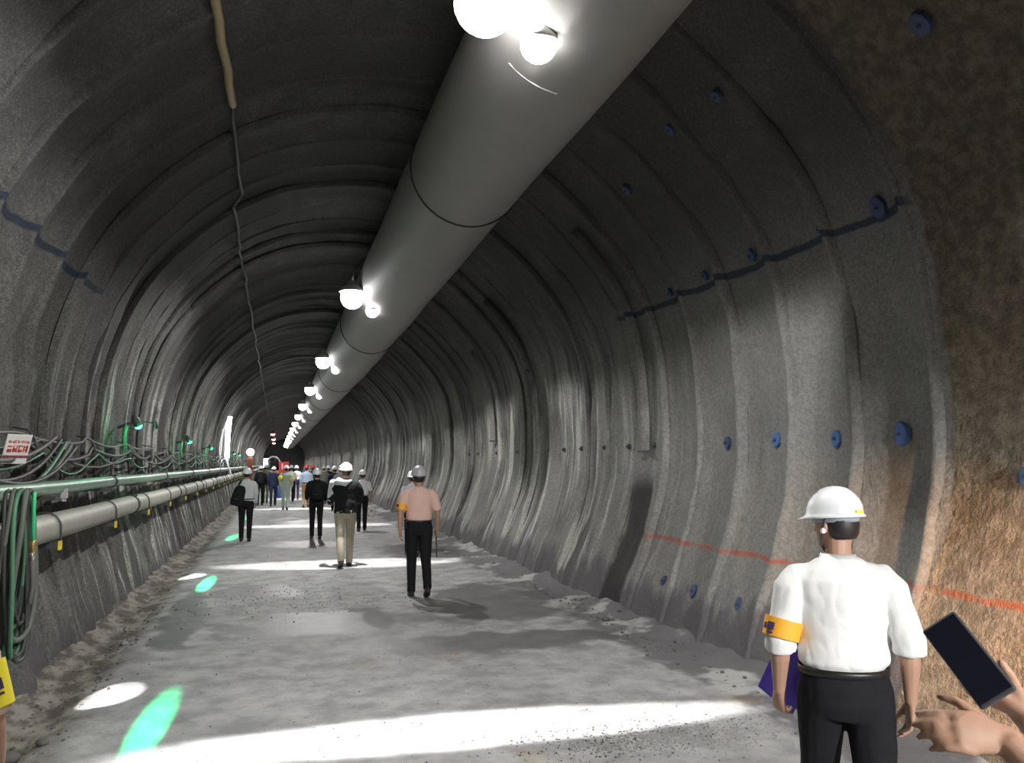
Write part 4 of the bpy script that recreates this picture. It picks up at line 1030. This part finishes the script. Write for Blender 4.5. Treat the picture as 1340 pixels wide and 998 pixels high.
MB().box((0, 0, 0), (.070, .012, .165), rp).build('case', mat('phone_black', (.07, .07, .075), .3), ph, smooth=False, bevel=.005)
MB().box(rp @ Vector((0, .0065, 0)), (.063, .002, .152), rp).build('screen', mat('phone_glass', (.015, .016, .03), .08), ph, smooth=False)
MB().box(rp @ Vector((-.018, -.0075, -.06)), (.026, .004, .03), rp).build('camera_bump', mat('phone_black', (.07, .07, .075), .3), ph, smooth=False, bevel=.001)
# person at the left edge
PL = person(stand(-.985, 2.62), R_(0), 1.66, 'person cut off by the left frame edge wearing a yellow armband', arms=((-4, 16, 14), (-4, 17, 10)), top=C_BEIGE, bottom=C_NAVY, vox=.009, armband=(1, M_YARM, (.40, .86)))
# ------------------------------------------------------------------ machine and board at the far end of the group
r = tag(empty('fan_unit', (-.30, 78, 0)), 'tan ventilation machine with round black mouth at the far end', 'machine')
MB().box((0, 0, .75), (1.3, 2.6, .9)).build('body', mat('machine_tan', (.42, .34, .20), .6), r, smooth=False, bevel=.05)
for sx in (-.5, .5):
    for sy in (-.9, .9):
        MB().tube([(sx - .1, sy, .32), (sx + .1, sy, .32)], .32, 16, ref=(0, 1, 0), dome=.1).build('wheel', M_DK, r)
MB().tube([(0, -1.4, 1.85), (0, -.6, 1.85), (0, .6, 1.8)], [.46, .46, .40], 20).build('black_mouth', mat('mouth_black', (.008, .008, .008), .7), r)
MB().tube([(.62 * math.cos(a), -1.45, 1.75 + .72 * math.sin(a)) for a in np.linspace(-.3, PI + .1, 20)], .07, 8, ref=(0, 1, 0)).build('white_hoop', mat('hoop_white', (.7, .72, .72), .4), r)
r = tag(empty('work_light', (-.95, 76.5, 0)), 'bright white box light beside the round black mouth', 'lamp')
MB().box((0, 0, 1.9), (.34, .12, .8)).build('panel', emis('panel_white', (.95, 1, 1), 12), r, smooth=False)
MB().tube([(0, .08, 0), (0, .08, 1.6)], .03, 8).build('mast', M_STEEL, r); MB().box((0, .08, .03), (.5, .5, .06)).build('foot', M_STEEL, r, smooth=False)
r = tag(empty('warning_board', (.55, 66, 0)), 'red and white warning board standing behind the pale green suit', 'board')
MB().box((0, 0, 1.55), (.75, .05, .85)).build('panel', mat('board_red', (.70, .04, .04), .5), r, smooth=False)
MB().box((-.12, -.03, 1.62), (.10, .02, .45)).box((.16, -.03, 1.40), (.16, .02, .18)).build('white_mark', mat('board_white', (.74, .72, .70), .5), r, smooth=False)
for sx in (-.3, .3): MB().tube([(sx, .03, 0), (sx, .03, 1.15)], .025, 8).build('leg', M_STEEL, r)
for k in range(3):
    y = 66 + 14 * k
    r = tag(empty('red_beacon', (-.35, y, 4.1)), ['nearest red-glowing hanging lamp in the distance', 'middle red-glowing hanging lamp in the distance', 'farthest red-glowing hanging lamp in the distance'][k], 'lamp', 'red hanging lamps in the distance')
    MB().sphere((0, 0, 0), (.17, .14, .10), 14, 8).build('lens', emis('beacon', (1, .62, .55), 6), r)
    MB().rings([(.05, .20, .20, 0), (.16, .14, .14, 0), (.26, .04, .04, 0)], 16).build('cap', mat('beacon_red', (.45, .04, .04), .5), r)
    MB().tube([(0, 0, .26), (0, 0, 1.50)], .012, 6).build('cord', M_CAB, r)

# warm work lamp standing at the right wall behind the viewer: the orange glow on the brown bay
r = tag(empty('warm_work_lamp', (2.95, 1.5, 0)), 'warm orange work lamp on a stand by the right wall, outside the frame', 'lamp')
for a in (90, 210, 330): MB().tube([(.0, 0, .45), (.26 * math.cos(R_(a)), .26 * math.sin(R_(a)), .02)], .014, 6).build('leg', M_STEEL, r)
MB().tube([(0, 0, .35), (0, 0, .92)], .016, 8).build('pole', M_STEEL, r)
wd = (Vector((4.45, 4.05, .80)) - Vector((2.95, 1.5, 1.0))).normalized()
MB().tube([Vector((0, 0, 1.0)) - wd * .14, Vector((0, 0, 1.0)) - wd * .02, Vector((0, 0, 1.0)) + wd * .04], [.06, .10, .12], 16).build('lamp_head', M_STEEL, r)
q = Vector((0, 0, 1.0)) + wd * .085; MB().sphere(tuple(q), .05, 12, 8).build('bulb', emis('warm_bulb', (1, .5, .18), 6), r)
ld = bpy.data.lights.new('warm_beam', 'SPOT'); ld.energy = 700; ld.color = (1, .50, .20); ld.spot_size = R_(40); ld.spot_blend = .9; ld.shadow_soft_size = .05
lo = bpy.data.objects.new('warm_beam', ld); COL.objects.link(lo); lo.parent = r; lo.location = Vector((0, 0, 1.0)) + wd * .16; aim(lo, wd)

# added floodlight, unseen behind the viewer, to brighten the nearest backs
r = tag(empty('fill_floodlight', (3.0, -2.6, 0)), 'added white fill floodlight on a tripod behind the viewer', 'lamp')
for a in (90, 210, 330): MB().tube([(.0, 0, .9), (.5 * math.cos(R_(a)), .5 * math.sin(R_(a)), .02)], .016, 6).build('leg', M_STEEL, r)
MB().tube([(0, 0, .7), (0, 0, 2.35)], .02, 8).build('pole', M_STEEL, r)
MB().box((0, 0, 2.5), (.40, .10, .30)).build('housing', M_SHADE, r, smooth=False, bevel=.01)
MB().box((0, .056, 2.5), (.36, .012, .26)).build('lens', M_ADDGLOW, r, smooth=False)
ld = bpy.data.lights.new('fill_beam', 'SPOT'); ld.energy = FILL_W; ld.spot_size = R_(56); ld.spot_blend = .45; ld.shadow_soft_size = .12
lo = bpy.data.objects.new('fill_beam', ld); COL.objects.link(lo); lo.parent = r; lo.location = (0, .10, 2.5); aim(lo, (-.06, 1, -.40))
